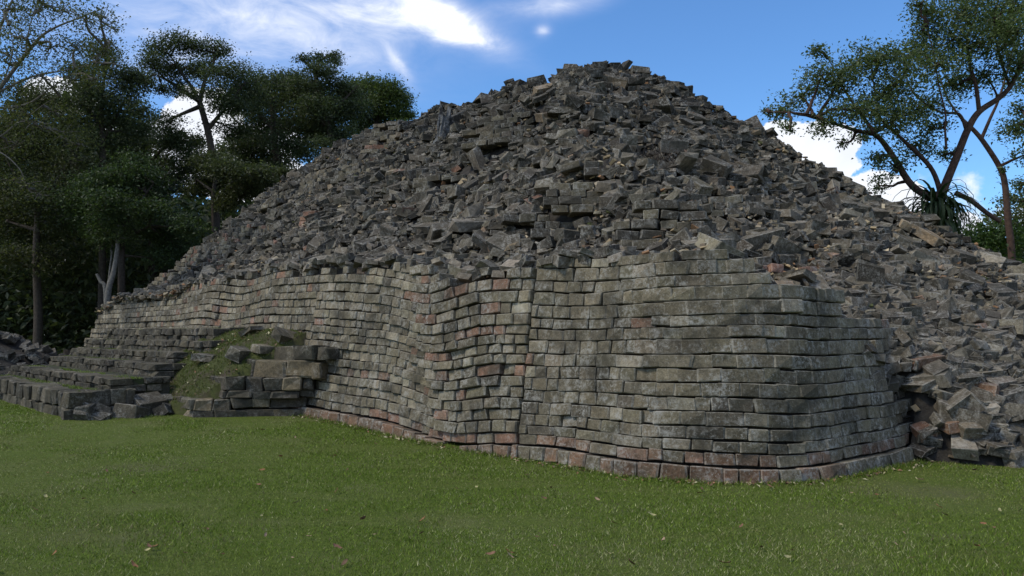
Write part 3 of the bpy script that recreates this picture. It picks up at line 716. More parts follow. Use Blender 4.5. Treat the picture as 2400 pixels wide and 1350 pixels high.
# small chips: thin boxes, thick where gullies collect them
BOXV = np.array([(x, y, z) for x in (-.5, .5) for y in (-.5, .5) for z in (-.5, .5)]); BOXF = np.array([(0, 1, 3, 2), (4, 6, 7, 5), (0, 4, 5, 1), (2, 3, 7, 6), (0, 2, 6, 4), (1, 5, 7, 3)])
nch = 34000
A1 = rng.uniform(-3.2, 25.5, nch); B1 = rng.uniform(0, 12.5, nch)
I1 = inset(A1, B1); P1 = rub_xyz(A1, B1)
pat = fbm(A1 * .7, B1 * .7, 7); dens = np.clip((pat - .45) * 4, .12, 1) * .6
dens = np.maximum(dens, np.where((I1 < 1.25) & (I1 > .55), .9, 0)); dens = np.maximum(dens, 1.0 * sst(4.2, 2.6, A1) * sst(1.2, 3, B1) * sst(.40, .55, pat))
ok = (rng.random(nch) < dens) & (((I1 > .6)) | ((B1 > 3.8) & (A1 < 1.5)) | ((B1 > 3.25) & (A1 < -.12))) & (P1[:, 2] > .05)
parts = []
for a, b, P, i_ in zip(A1[ok], B1[ok], P1[ok], I1[ok]):
    s = rng.uniform(.04, .13); d = np.array([s, s * rng.uniform(.5, .9), s * rng.uniform(.15, .45)])
    R = np.array(rand_rot((0, 0, 1), .4)); v = (BOXV * (1 + rng.normal(0, .12, (8, 3)))) * d
    r = rng.random(); c = (.14, .118, .09) if r < .5 else (.30, .24, .15) if r < .74 else (.38, .33, .24) if r < .86 else (.24, .14, .075) if r < .96 else (.08, .09, .035)
    parts.append((v @ R.T + P + np.array([0, 0, rng.uniform(-.03, .11)]), [BOXF], jit_col(c, .2)))
V, F, C = merge(parts)
tag(link('stone_chips', mesh_np('stone_chips', V, F, C), M_LITTER), 'small stone chips and leaf litter scattered between the fallen blocks', 'chips', kind='stuff')
# small dark rubble heap beyond the stairs' far end
hc = at(10, 840, 26); st = []
hp = empty('rubble_heap', (hc[0] - 1.2, hc[1], .2), 'low dark heap of small stones under the trees past the stairway', 'rubble heap')
an = np.linspace(0, 2 * math.pi, 25)[:-1]; rr = np.linspace(0, 1, 9)
V = [(4.3 * r * math.cos(t), 3 * r * math.sin(t), 1.75 * (1 - r ** 1.3) + .12 * rng.normal() * (r < 1) - .1) for r in rr for t in an]
i = np.arange(len(V)).reshape(9, 24); gfc = np.stack([i[:-1], i[1:], np.roll(i, -1, 1)[1:], np.roll(i, -1, 1)[:-1]], -1).reshape(-1, 4)
link('heap_core', mesh_np('heap_core', np.array(V), [gfc], smooth=True), M_CORE, hp)
for _ in range(600):
    r = math.sqrt(rng.random()); t = rng.uniform(0, 2 * math.pi); s = rng.uniform(.5, 1.0)
    P = np.array(hp.location) + np.array([4.3 * r * math.cos(t), 3 * r * math.sin(t), 1.75 * (1 - r ** 1.3)])
    st.append(mk_stone(P, rand_rot((0, 0, 1), .5), np.array([.36, .25, .15]) * s, jit_col((.07, .065, .058), .2), len(RV)))
place(st, hp, hp.location, 'stone', RM, RV, M_RB_V, limit=120, rest_name='loose_stones')
# stones lying on the grassy slump and its crumbled edge
for (a, b, l, wd, t, c, lab) in ((10.0, -.95, .5, .3, .16, GREY, 'tilted grey slab resting near the top of the grassy slump'), (9.75, -.6, .45, .28, .2, GREY, 'grey block at the head of the grassy slump against the wall'), (10.3, -1.25, .42, .3, .24, DARK, 'dark block set in the grassy slump above the flank stones'),
                                 (11.2, -1.55, .5, .35, .14, DARK, 'mossy slab half sunk in the middle of the grassy slump'), (11.35, -3.1, .8, .55, .3, DARK, 'large dark flat stone capping the crumbled stair end'), (11.05, -2.7, .5, .4, .4, DARK, 'dark crumbled block at the foot of the stair end'), (11.25, -3.5, .7, .5, .4, DARK, 'rough black stone at the base of the crumbled stair end'), (10.9, -3.0, .5, .45, .35, DARK, 'dark stone sunk in soil where slump meets stair end'), (11.1, -.7, .4, .3, .1, GREY, 'flat grey stone beside the top stair on the slump')):
    x, y = xy(a, b); z = float(bank_z(np.array(a), np.array(b))); s = mk_stone((x, y, z + t * .25), rand_rot((0, 0, 1), .22), (l, wd, t), jit_col(c, .1), len(RV))
    o = bpy.data.objects.new('loose_block', RM[s.var]); o.color = (*s.col, 1); o.matrix_world = s.M; COL.objects.link(o); tag(o, lab, 'stone')

for i in range(22):
    a = float(rng.uniform(10.75, 11.35)); b = float(rng.uniform(-3.95, -2.3)); x, y = xy(a, b); z = float(gz(x, y)) + float(rng.uniform(.0, .42)) * (a - 10.6)
    s = mk_stone((x, y, z), rand_rot((0, 0, 1), .5), np.array([.3, .24, .18]) * float(rng.uniform(.5, 1.25)), jit_col((.06, .055, .045), .3), len(RV))
    o = bpy.data.objects.new('loose_block', RM[s.var]); o.color = (*s.col, 1); o.matrix_world = s.M; COL.objects.link(o); tag(o, 'small dark broken stone crumbled from the stair end onto the lawn', 'stone', 'broken stones at the crumbled stair end')
def leaves_at(C, size, cols, upbias=.5):
    n = len(C); nr = rng.normal(0, 1, (n, 3)); nr[:, 2] = np.abs(nr[:, 2]) + upbias; nr /= np.linalg.norm(nr, axis=1, keepdims=True)
    u = np.cross(nr, rng.normal(0, 1, (n, 3))); u /= np.linalg.norm(u, axis=1, keepdims=True); v = np.cross(nr, u)
    s = (size * rng.uniform(.6, 1.35, n))[:, None]; dr = np.array([0, 0, -.18]) * s
    V = np.stack([C - u * s * .5 + dr * .3, C + v * s * .24 + u * s * .05, C + u * s * .5 + dr, C - v * s * .24 + u * s * .05], 1).reshape(-1, 3)
    return V, np.arange(4 * n).reshape(n, 4), np.repeat(cols, 4, 0)
# ------------------------------------------------------------------ grass
def blades(X, Y, Z, h, wd, cols, lean=.5):
    n = len(X); th = rng.uniform(0, 2 * math.pi, n); ph = rng.uniform(0, 2 * math.pi, n); ll = rng.uniform(.1, lean, n) * h
    b = np.stack([X, Y, Z - .004], -1); dx = np.stack([np.cos(th), np.sin(th), np.zeros(n)], -1) * (wd / 2)[:, None]
    tip = b + np.stack([np.cos(ph) * ll * 1.4, np.sin(ph) * ll * 1.4, h], -1)
    V = np.stack([b - dx, b + dx, tip], 1).reshape(-1, 3); F = np.arange(3 * n).reshape(n, 3)
    return V, F, np.repeat(cols, 3, 0)
def grass_cols(n, X, Y):
    g1 = np.array([.080, .130, .014]); g2 = np.array([.20, .27, .034]); st = np.array([.40, .39, .19]); br = np.array([.12, .09, .05])
    t = np.clip(rng.normal(.4, .28, n), 0, 1)[:, None]; c = g1 * (1 - t) + g2 * t
    pz = fbm(X * .45 + 11, Y * .45 + 2, 0); pstraw = .06 + .22 * np.clip((pz - .45) * 3.5, 0, 1)
    m = rng.random(n) < pstraw; c[m] = st * rng.uniform(.6, 1.1, (m.sum(), 1))
    m = rng.random(n) < .05; c[m] = br
    return c * rng.lognormal(0, .16, (n, 1))
def grass_patch(n):
    Y = 4.6 + 14.5 * rng.random(n) ** 1.45; X = rng.uniform(-1, 1, n) * (Y * .66 + 3.2)
    a, b = ab(X, Y); ok = (inset(a, b) < -.13) & ~((a < 1.5) & (b > 3.0) & (rubble(a, b) > gz(X, Y) + .03)) & ~((a > 11.0) & (b > -4.1)) & ~((a > 9.0) & (a < 11.2) & (b > -2.25 - (a - 10.1) * .5) & (b > -3.4))
    wear = fbm(X * .9 + 3, Y * 1.6 + 8, 5) * .6 + fbm(X * .3, Y * .3, 6) * .4; ok &= rng.random(n) < 1.2 - .5 * sst(.52, .68, wear)
    for (cx, cy, rx, ry) in BARE:
        dd = ((X - cx) / rx) ** 2 + ((Y - cy) / ry) ** 2; ok &= ~((dd < 2.5) & (rng.random(n) < .45 * np.exp(-dd) * (.3 + 1.4 * fbm(X * 6, Y * 6, 2))))
    X = X[ok]; Y = Y[ok]; wear = wear[ok]; n = len(X)
    h = rng.uniform(.011, .034, n) * (.55 + .9 * fbm(X * 1.2, Y * 1.2, 1)) * (1 - .4 * sst(.5, .66, wear)) * np.where(rng.random(n) < .02, 1.7, 1)
    c = grass_cols(n, X, Y); dry = (sst(.44, .64, wear) * .8)[:, None] * rng.random((n, 1)); c = c * (1 - dry) + np.array([.25, .22, .10]) * dry
    return blades(X, Y, gz(X, Y), h, Y * rng.uniform(.0007, .0014, n), c, 1.0)
packs = [grass_patch(700000)]
# grass on the slump and tufts on the treads
n = 30000; a = rng.uniform(9.35, 13, n); b = rng.uniform(-3.4, -.3, n); ok = (a > bank_amin(b) + .03) & (rng.random(n) < .25 + 1.1 * np.clip(fbm(a * 1.5, b * 1.5, 3) - .3, 0, 1) * 1.6); a = a[ok]; b = b[ok]
X, Y = xy(a, b); packs.append(blades(X, Y, bank_z(a, b), rng.uniform(.02, .07, len(X)), rng.uniform(.008, .018, len(X)), grass_cols(len(X), X, Y) * .5 + np.array([.032, .024, .012]), .9))
n = 9000; s_ = rng.uniform(.55, S_STAIR, n); x, y, tx, ty = path(s_); o_ = .06 + np.abs(rng.normal(0, .09, n)) + .1 * (s_ > 1); ok = rng.random(n) < .25 + 1.2 * np.clip(fbm(s_ * 1.7, s_ * 0 + 3, 2) - .4, 0, 1); X = (x + NSIGN * -ty * o_)[ok]; Y = (y + NSIGN * tx * o_)[ok]
packs.append(blades(X, Y, gz(X, Y), rng.uniform(.03, .085, len(X)), rng.uniform(.007, .014, len(X)), grass_cols(len(X), X, Y) * .85, .8))
for (bf, z0, z1, ar, al) in STEPS:
    n = 2600; a = rng.uniform(ar, al, n); b = bf + rng.uniform(.25, .62, n); ok = fbm(a * 1.3, b * 3, 2) > .5; a = a[ok]; b = b[ok]; X, Y = xy(a, b)
    packs.append(blades(X, Y, np.full(len(X), z1 - .02), rng.uniform(.02, .05, len(X)), rng.uniform(.01, .02, len(X)), grass_cols(len(X), X, Y) * .9, .9))
V = []; F = []; C = []; n = 0
for v, f, c in packs: V.append(v); F.append(f + n); C.append(c); n += len(v)
tag(link('grass', mesh_np('grass', np.concatenate(V), [np.concatenate(F)], np.concatenate(C)), M_BLADE), 'short green grass with straw flecks covering the lawn', 'grass', kind='stuff')

# leaf litter on the slump, the treads and along the wall foot
n = 420; a = rng.uniform(9.6, 12.5, n); b = rng.uniform(-3.2, -.4, n); ok = a > bank_amin(b) + .1; X, Y = xy(a[ok], b[ok]); LCt = [np.stack([X, Y, bank_z(a[ok], b[ok]) + .045], -1)]
n = 520; s_ = rng.uniform(.6, S_STAIR, n); x, y, tx, ty = path(s_); o_ = .13 + np.abs(rng.normal(0, .12, n)); X = x + NSIGN * -ty * o_; Y = y + NSIGN * tx * o_; LCt.append(np.stack([X, Y, gz(X, Y) + .02], -1))
LCt = np.concatenate(LCt); V, F, C = leaves_at(LCt, .062, np.array([(.34, .29, .16), (.24, .13, .07), (.42, .38, .22), (.15, .10, .06)])[rng.integers(0, 4, len(LCt))] * rng.lognormal(0, .2, (len(LCt), 1)), 1.5)
tag(link('leaf_litter', mesh_np('leaf_litter', V, [F], C), M_LITTER), 'small dry leaves scattered on the slump and along the wall foot', 'leaf litter', kind='stuff')
# fallen leaves on the lawn
def leaf_mesh(seed):
    r = np.random.default_rng(seed); xs = np.linspace(-.5, .5, 7); V = []
    for x in xs:
        wd = .22 * math.cos(x * math.pi * .98) ** .7 * r.uniform(.85, 1.1); cz = .16 * (x ** 2) * 2 + r.normal(0, .012)
        V += [(x, -wd, cz + .10 * r.random()), (x, 0, cz - .02), (x, wd, cz + .10 * r.random())]
    F = [(3 * i + j, 3 * i + 3 + j, 3 * i + 4 + j, 3 * i + 1 + j) for i in range(6) for j in range(2)]
    m = mesh_np('fallen_leaf', np.array(V), [np.array(F)], smooth=True); m.materials.append(M_DRYLEAF); return m
LM = [leaf_mesh(i) for i in range(8)]
LP = [(128, 1307), (350, 1291), (434, 1307), (383, 1178), (330, 1121), (195, 1177), (480, 1248), (487, 1250), (765, 1205), (612, 1218), (880, 1262), (915, 1252), (990, 1227), (1070, 1152), (745, 1130), (1645, 1153), (1640, 1163), (1275, 1175), (1400, 1178), (1845, 1317), (1940, 1327), (2330, 1246), (2100, 1285), (1785, 1293), (1528, 1215), (1440, 1235), (1555, 1275), (2215, 1215), (2055, 1168), (1330, 1163), (420, 1233), (850, 1224), (615, 1012), (540, 1036), (1125, 1092), (1235, 1120), (1100, 1190), (790, 1292), (1195, 1313), (2150, 1130), (2200, 1195), (1700, 1330), (520, 1090), (250, 1110), (700, 1010), (880, 1045), (1300, 1290), (1480, 1330), (2290, 1290), (1970, 1240)]
for i in range(60): LP.append((float(rng.uniform(-60, 2450)), float(rng.uniform(1010, 1345))))
for i, (px, py) in enumerate(LP):
    r = ray(px, py); d = 10.
    for _ in range(20): d = (EYE - float(gz(at(px, py, d)[0], d))) / (-r[2]) * r[1]
    P = at(px, py, d); a, b = ab(P[0], P[1])
    if inset(a, b) > -.2 or (b > -4.2 and a > 9): continue
    o = bpy.data.objects.new('fallen_leaf', LM[i % 8]); COL.objects.link(o); s = float(rng.uniform(.04, .085)); o.scale = (s, s, s)
    o.location = (P[0], P[1], float(gz(P[0], P[1])) + .035); o.rotation_euler = (float(rng.normal(0, .35)), float(rng.normal(0, .35)), float(rng.uniform(0, 6.3)))
    if i % 5 == 4: o.color = (.34, .31, .14, 1); tag(o, 'pale yellow leaf lying on the lawn', 'leaf', 'yellow leaves on the lawn')
    else: o.color = (*[(.26, .13, .06), (.20, .11, .065), (.33, .23, .14), (.14, .085, .05)][i % 4], 1); nm_ = ['rust brown', 'dull brown', 'light tan', 'dark brown'][i % 4]; tag(o, nm_ + ' dry curled leaf lying on the lawn', 'leaf', nm_ + ' leaves on the lawn')

# ------------------------------------------------------------------ trees
def tube(pts, r0, r1, sides=7):
    pts = np.array(pts, float); n = len(pts); V = []; rad = np.linspace(0, 1, n)
    for i in range(n):
        t = pts[min(i + 1, n - 1)] - pts[max(i - 1, 0)]; t /= np.linalg.norm(t) + 1e-9
        u = np.cross(t, (0.3, .9, .2)); u /= np.linalg.norm(u) + 1e-9; v = np.cross(t, u); r = r0 + (r1 - r0) * rad[i]
        for k in range(sides):
            th = 2 * math.pi * k / sides; V.append(pts[i] + (u * math.cos(th) + v * math.sin(th)) * r)
    i = np.arange(n * sides).reshape(n, sides); F = np.stack([i[:-1], np.roll(i, -1, 1)[:-1], np.roll(i, -1, 1)[1:], i[1:]], -1).reshape(-1, 4)
    return np.array(V), [F], (.1, .1, .1)
def wobble(p0, p1, n, amp):
    p0 = np.array(p0, float); p1 = np.array(p1, float); t = np.linspace(0, 1, n)[:, None]; P = p0 + (p1 - p0) * t
    w = rng.normal(0, amp, (n, 3)) * np.sin(t * math.pi); return P + np.cumsum(w, 0) * .5 * np.sin(t * math.pi)
def smooth_line(pts, m=4):
    pts = np.array(pts, float); n = len(pts)
    if n < 3: return pts
    out = []
    for i in range(n - 1):
        p0 = pts[max(i - 1, 0)]; p1 = pts[i]; p2 = pts[i + 1]; p3 = pts[min(i + 2, n - 1)]
        for t in np.linspace(0, 1, m, endpoint=False):
            out.append(.5 * ((2 * p1) + (-p0 + p2) * t + (2 * p0 - 5 * p1 + 4 * p2 - p3) * t * t + (-p0 + 3 * p1 - 3 * p2 + p3) * t ** 3))
    out.append(pts[-1]); return np.array(out)
def leaf_cols(n, base, alt, s=.25):
    t = rng.random((n, 1)) ** 1.5; return (np.array(base) * (1 - t) + np.array(alt) * t) * rng.lognormal(0, s, (n, 1))
G_DK = ((.046, .064, .034), (.095, .112, .052)); G_MD = ((.068, .098, .042), (.15, .18, .075)); G_OL = ((.06, .072, .024), (.12, .125, .045)); G_BR = ((.04, .075, .022), (.085, .13, .035))
def tree(name, label, base, limbs, clumps, cols, leaf, nleaf, bark, cat='tree', group=None, twig=True, depthspread=1.0, sub=11, gap=.7):
    """limbs: list of (points, r0, r1) in world; clumps: (px, py, d, r_px): each becomes a ball of twigs and leaf sprays"""
    root = empty(name, tuple(base), label, cat, group); B = np.array(base); wood = []; nodes = []
    for (pts, r0, r1) in limbs:
        P = smooth_line(pts, 5); wood.append(tube(P - B, r0, r1)); nodes += [tuple(p) for p in P]
    nodes = np.array(nodes); LC = []; tot = sum(c[3] ** 2 for c in clumps)
    for (px, py, d, rp) in clumps:
        R = rp * d / F_PX; c = at(px, py, d + float(rng.normal(0, R * .5 * depthspread)))
        j = np.argmin(((nodes - c) ** 2).sum(1) + 3 * np.maximum(nodes[:, 2] - c[2], 0) ** 2)
        if twig: wood.append(tube(wobble(nodes[j], c, 6, .12 * R + .04) - B, .045 + .015 * R, .02, 5))
        k = max(3, int(nleaf * rp ** 2 / tot)); ns = max(4, int(sub * max(R, .5)))
        sc = rng.normal(0, 1, (ns, 3)); sc /= np.linalg.norm(sc, axis=1, keepdims=True); sc = c + sc * (R * rng.random((ns, 1)) ** .45) * np.array([1, 1 * depthspread, .8])
        if twig:
            for q in sc[:: 1 if ns < 14 else 2]: wood.append(tube(wobble(c, q, 4, .05 * R + .02) - B, .018, .007, 4))
        which = rng.integers(0, ns, k); off = rng.normal(0, 1, (k, 3)) * R * gap / max(1.2, ns ** (1 / 3) * .75) * np.array([1, 1, .55])
        LC.append(sc[which] + off)
    V, F, C = merge(wood); link('trunk', mesh_np('trunk', V, F, smooth=True), bark, root)
    LC = np.concatenate(LC); V, F, C = leaves_at(LC - B, leaf, leaf_cols(len(LC), *cols)); link('crown', mesh_np('crown', V, [F], C), M_LEAF, root)
    return root
def pts(d, *pp): return [at(x, y, d) for x, y in pp]

# --- right: spreading tree with a strap-leaved clump on its trunk
d = 20.0; bs = at(2200, 700, d); bs[2] = 0
limbs = [([bs] + pts(d, (2205, 620), (2195, 540), (2195, 450)), 0.150, 0.120),
         (pts(d, (2195, 470), (2138, 435), (2095, 369), (2055, 318), (2011, 307), (1949, 287)) + pts(d - .6, (1891, 267), (1790, 262)), 0.098, 0.011),
         (pts(d, (2055, 318)) + pts(d + .5, (2020, 270), (1985, 220), (1960, 170), (1930, 120)), 0.045, 0.009),
         (pts(d + .3, (2200, 470), (2202, 444), (2180, 391), (2127, 338), (2095, 307), (2060, 270), (2050, 210), (2040, 150)), 0.075, 0.011),
         (pts(d + .2, (2200, 480), (2215, 435), (2242, 369), (2269, 302), (2295, 262), (2340, 231), (2367, 204), (2393, 155), (2430, 90)), 0.112, 0.038),
         (pts(d + .2, (2295, 262), (2287, 200), (2273, 151), (2267, 89), (2285, 40), (2300, -20)), 0.056, 0.015),
         (pts(d + .2, (2264, 302), (2247, 267), (2202, 262), (2144, 222), (2120, 170)), 0.045, 0.011), (pts(d - .4, (2218, 350), (2215, 300), (2216, 265), (2200, 200), (2190, 130), (2170, 60)), 0.030, 0.009),
         (pts(d + .3, (2367, 204), (2340, 120), (2330, 50), (2350, -30)), 0.038, 0.011), (pts(d + .6, (2340, 231), (2310, 180), (2230, 130)), 0.030, 0.009)]
cl = [(1830, 258, 28), (1880, 225, 42), (1925, 178, 42), (1912, 118, 24), (1975, 195, 55), (2010, 145, 45), (2060, 140, 45), (1990, 255, 55), (2055, 235, 58), (2110, 190, 58), (2090, 285, 55), (2150, 255, 55), (2035, 312, 30), (2140, 125, 48), (2165, 75, 42), (2200, 150, 50), (2230, 95, 55), (2180, 25, 38), (2250, 35, 55), (2300, 100, 55), (2330, 45, 60), (2385, 80, 60), (2385, 150, 45), (2230, 200, 40), (2310, 175, 40), (2150, 340, 45), (2190, 300, 30), (2065, 365, 28), (1975, 335, 14), (2060, 435, 24), (2210, 365, 26), (2100, 392, 28), (2390, 20, 55), (1800, 262, 14), (1850, 300, 18), (1930, 290, 30), (2290, -20, 60), (2210, -20, 50), (2160, 10, 20)]
tree('spreading_tree', 'tall spreading tree with forked red-brown limbs behind the rubble slope', bs, limbs, [(x, y, d + float(rng.uniform(-1, 1.2)), r) for x, y, r in cl], G_MD, .085, 38000, M_BARKR, sub=14, gap=.7)
# strap-leaved clump
ep = at(2195, 490, d - .25); eo = empty('strap_leaf_clump', tuple(ep), 'bushy clump of long strap leaves growing around the forked tree trunk', 'plant')
for i in range(220):
    th = rng.uniform(0, 2 * math.pi); eln = rng.uniform(.8, 1.45); el0 = rng.uniform(-.6, 1.25); V = []; P = np.array([math.cos(th) * .1, math.sin(th) * .1, rng.uniform(-.45, .28)]); e = el0; wd = rng.uniform(.05, .085)
    for k in range(8):
        f = k / 7; wk = wd * (1 - f ** 2.2) * .5 + .002; sd = np.array([-math.sin(th), math.cos(th), 0]); nn = np.array([0, 0, .35 * wk])
        V += [P - sd * wk + nn, P, P + sd * wk + nn]; P = P + np.array([math.cos(th) * math.cos(e), math.sin(th) * math.cos(e), math.sin(e)]) * eln / 7; e -= rng.uniform(.2, .5) * (1 + f)
    Fq = [(3 * k + j, 3 * k + 3 + j, 3 * k + 4 + j, 3 * k + 1 + j) for k in range(7) for j in range(2)]
    c = leaf_cols(1, (.022, .04, .016), (.05, .075, .026))[0]; link('leaf', mesh_np('leaf', np.array(V), [np.array(Fq)], np.tile(c, (len(V), 1)), smooth=True), M_LEAF, eo)
# --- right: second tree, bent trunk
d = 23.0; bs = at(2370, 720, d); bs[2] = 0
limbs = [([bs] + pts(d, (2372, 620), (2362, 511), (2355, 430), (2342, 390), (2309, 338), (2285, 308), (2255, 280)), 0.105, 0.053), (pts(d, (2300, 326), (2322, 275), (2340, 235), (2360, 170), (2380, 90)), 0.053, 0.015), (pts(d, (2255, 280), (2220, 230), (2200, 170)), 0.038, 0.015),
         ([bs] + pts(d, (2450, 500), (2440, 350), (2410, 280)), 0.075, 0.022)]
cl = [(2395, 290, 38), (2385, 255, 22), (2410, 310, 40), (2395, 430, 30), (2380, 470, 26), (2340, 70, 45), (2390, 130, 40), (2350, 400, 10), (2250, 180, 30), (2410, 360, 30), (2440, 200, 60)]
tree('bent_tree', 'slender tree with a bent bare trunk beside the spreading tree', bs, limbs, [(x, y, d + float(rng.uniform(-.8, .8)), r) for x, y, r in cl], G_MD, .11, 5200, M_BARKR, sub=13)
# right undergrowth
for (lab, base, cl, c) in (('leafy green shrub under the bent tree beside the rubble', (2330, 640, 24), [(2330, 560, 55), (2280, 590, 42), (2260, 560, 28), (2300, 620, 55), (2350, 610, 55), (2245, 600, 25)], G_BR),
                           ('taller olive shrub past the bent tree trunk', (2420, 640, 27), [(2390, 530, 60), (2420, 480, 60), (2370, 580, 60), (2400, 620, 70), (2440, 560, 70), (2350, 510, 35)], G_OL),
                           ('dark thicket growing at the back of the rubble slope', (2300, 650, 32), [(2250, 620, 70), (2320, 640, 70), (2390, 660, 70), (2210, 590, 40), (2450, 620, 90), (2290, 570, 60), (2380, 560, 80)], G_DK)):
    d = base[2]; bs = at(base[0], base[1], d); bs[2] = 0
    tree('shrub', lab, bs, [([bs, bs + [0, 0, 1.2], at(base[0], base[1], d)], .06, .03), ([bs, bs + [-.5, 0, 1.5], at(base[0] - 40, base[1] - 40, d)], .05, .02)], [(x, y, d + float(rng.uniform(-.8, .8)), r) for x, y, r in cl], c, .13, 6500, M_BARKD, 'shrub', sub=14)
bs = at(2270, 470, 20.6)
fl_ = smooth_line([at(2238, 452, 20.6), at(2275, 470, 20.5), at(2310, 497, 20.4), at(2345, 520, 20.3)], 4); me = mesh_np('leaning_branch', *tube(fl_ - fl_[-1], .07, .05)[:2], smooth=True)
tag(link('leaning_branch', me, M_BARKR, loc=tuple(fl_[-1])), 'bare brown branch slanting down from the strap leaf clump', 'branch')

# --- left: sparse pale-branched tree reaching in at the frame's edge
d = 24.0; bs = at(-150, 900, d); bs[2] = 0
limbs = [([bs] + pts(d, (-140, 600), (-90, 400), (-40, 260)), 0.154, 0.108), (pts(d, (-40, 260), (60, 128), (110, 75), (190, 40), (255, 15)), 0.066, 0.006), (pts(d, (-40, 250), (0, 215), (75, 180), (150, 165), (210, 150), (250, 120)), 0.044, 0.006),
         (pts(d, (-30, 255), (60, 245), (120, 205), (160, 180), (200, 152)), 0.033, 0.006), (pts(d, (-60, 330), (0, 320), (50, 285), (110, 300), (160, 330), (210, 345)), 0.030, 0.005), (pts(d, (-60, 350), (0, 357), (45, 395), (60, 430), (72, 452)), 0.028, 0.005),
         (pts(d + 1, (-40, 260), (-10, 100), (20, 20), (60, -60)), 0.066, 0.018), (pts(d, (60, 128), (70, 60), (90, 0)), 0.028, 0.006), (pts(d, (50, 285), (110, 240), (140, 225)), 0.017, 0.005), (pts(d, (0, 215), (30, 120), (20, 60)), 0.028, 0.006)]
cl = [(30, 20, 60), (90, 30, 55), (150, 25, 55), (200, 45, 45), (240, 40, 35), (60, 90, 55), (120, 110, 50), (180, 110, 45), (230, 130, 40), (260, 100, 28), (20, 130, 50), (100, 180, 45), (170, 190, 40), (220, 185, 35), (270, 150, 20), (80, 290, 50), (150, 310, 50), (190, 340, 35), (40, 340, 45), (60, 430, 40), (90, 455, 35), (30, 250, 40), (125, 260, 40), (-60, 60, 80), (-60, 200, 80), (270, 70, 15)]
tree('sparse_tree', 'thinly leaved tree with long pale branches overhanging the dark woods', bs, limbs, [(x, y, d + float(rng.uniform(-1, 1)), r) for x, y, r in cl], G_OL, .08, 17000, M_BARKG, sub=18, gap=.8)
def wood_tree(name, lab, d, trunk, forks, cl, cols, leaf, n, bark=M_BARKD, r0=.2, **k):
    bs = at(trunk[0][0], trunk[0][1], d); bs[2] = 0
    limbs = [([bs] + pts(d, *trunk), r0, r0 * .55)] + [(pts(d, *f), r0 * .5, .02) for f in forks]
    return tree(name, lab, bs, limbs, [(x, y, d + float(rng.uniform(-1.5, 1.5)), r) for x, y, r in cl], cols, leaf, n, bark, **k)
wood_tree('forest_tree', 'tall leaning tree with a flat spreading crown against the sky', 36, [(505, 540), (500, 400), (490, 320), (468, 240)], [((468, 240), (450, 205), (420, 165), (400, 130)), ((468, 240), (480, 190), (500, 150), (505, 110)), ((490, 300), (530, 250), (570, 200)), ((468, 250), (420, 270), (390, 285)), ((470, 240), (395, 190), (365, 175))],
          [(370, 112, 34), (410, 108, 34), (450, 115, 30), (500, 112, 26), (515, 130, 20), (360, 150, 28), (400, 160, 34), (445, 160, 32), (490, 160, 36), (530, 175, 38), (560, 205, 36), (590, 195, 30), (350, 185, 24), (420, 200, 26), (510, 215, 36), (545, 250, 40), (380, 210, 22), (400, 285, 26), (430, 215, 18), (540, 300, 38), (600, 240, 36)], G_DK, .115, 27000, r0=.22)
wood_tree('forest_tree', 'dark narrow-crowned tree between the sparse tree and the leaning one', 34, [(240, 640), (240, 420), (240, 300), (236, 200)], [((240, 330), (280, 260), (310, 200)), ((240, 300), (200, 250), (170, 210)), ((238, 220), (250, 160))],
          [(200, 170, 40), (240, 150, 40), (280, 175, 38), (310, 170, 26), (210, 220, 40), (270, 230, 42), (310, 225, 30), (330, 260, 24), (220, 280, 40), (280, 290, 36), (240, 115, 26), (180, 240, 30), (320, 310, 36), (260, 340, 40), (200, 340, 40), (300, 200, 26), (340, 200, 22)], G_DK, .11, 24000, r0=.17)
wood_tree('forest_tree', 'bushy dark tree in the middle of the woods with small crown', 37, [(390, 620), (380, 480), (350, 380), (310, 340)], [((350, 380), (400, 330), (430, 300)), ((380, 460), (430, 400), (450, 360))],
          [(340, 290, 36), (390, 320, 40), (420, 330, 38), (300, 330, 32), (440, 370, 36), (390, 380, 40), (340, 350, 30), (460, 330, 22), (420, 420, 40), (330, 410, 30), (470, 400, 26)], G_DK, .115, 22000, r0=.2)
wood_tree('forest_tree', 'broad dark tree rising behind the shoulder of the pyramid', 40, [(660, 560), (650, 400), (640, 300), (640, 220)], [((640, 300), (590, 250), (580, 210)), ((640, 260), (690, 210), (720, 190)), ((640, 320), (700, 280), (740, 250))],
          [(590, 185, 34), (630, 190, 36), (670, 200, 36), (700, 190, 30), (600, 230, 40), (650, 240, 42), (700, 235, 40), (580, 280, 40), (630, 290, 44), (690, 285, 44), (560, 330, 40), (610, 350, 44), (670, 340, 44), (720, 310, 34), (640, 395, 40), (580, 390, 40)], G_DK, .12, 31000, r0=.22)
wood_tree('forest_tree', 'tree with a feathery topmost spray rising above its dark crown', 38, [(800, 560), (790, 420), (770, 300), (745, 200)], [((745, 200), (740, 160), (760, 135), (785, 125)), ((770, 280), (810, 230), (840, 200)), ((770, 300), (720, 250), (700, 220)), ((742, 165), (715, 145), (705, 132))],
          [(710, 138, 16), (745, 135, 18), (775, 140, 20), (785, 128, 12), (740, 165, 22), (775, 170, 22), (720, 195, 32), (760, 205, 36), (800, 205, 34), (740, 245, 40), (790, 250, 42), (830, 225, 34), (830, 270, 36), (770, 295, 40), (720, 290, 34), (815, 310, 26), (760, 340, 26)], G_DK, .115, 28000, r0=.2)
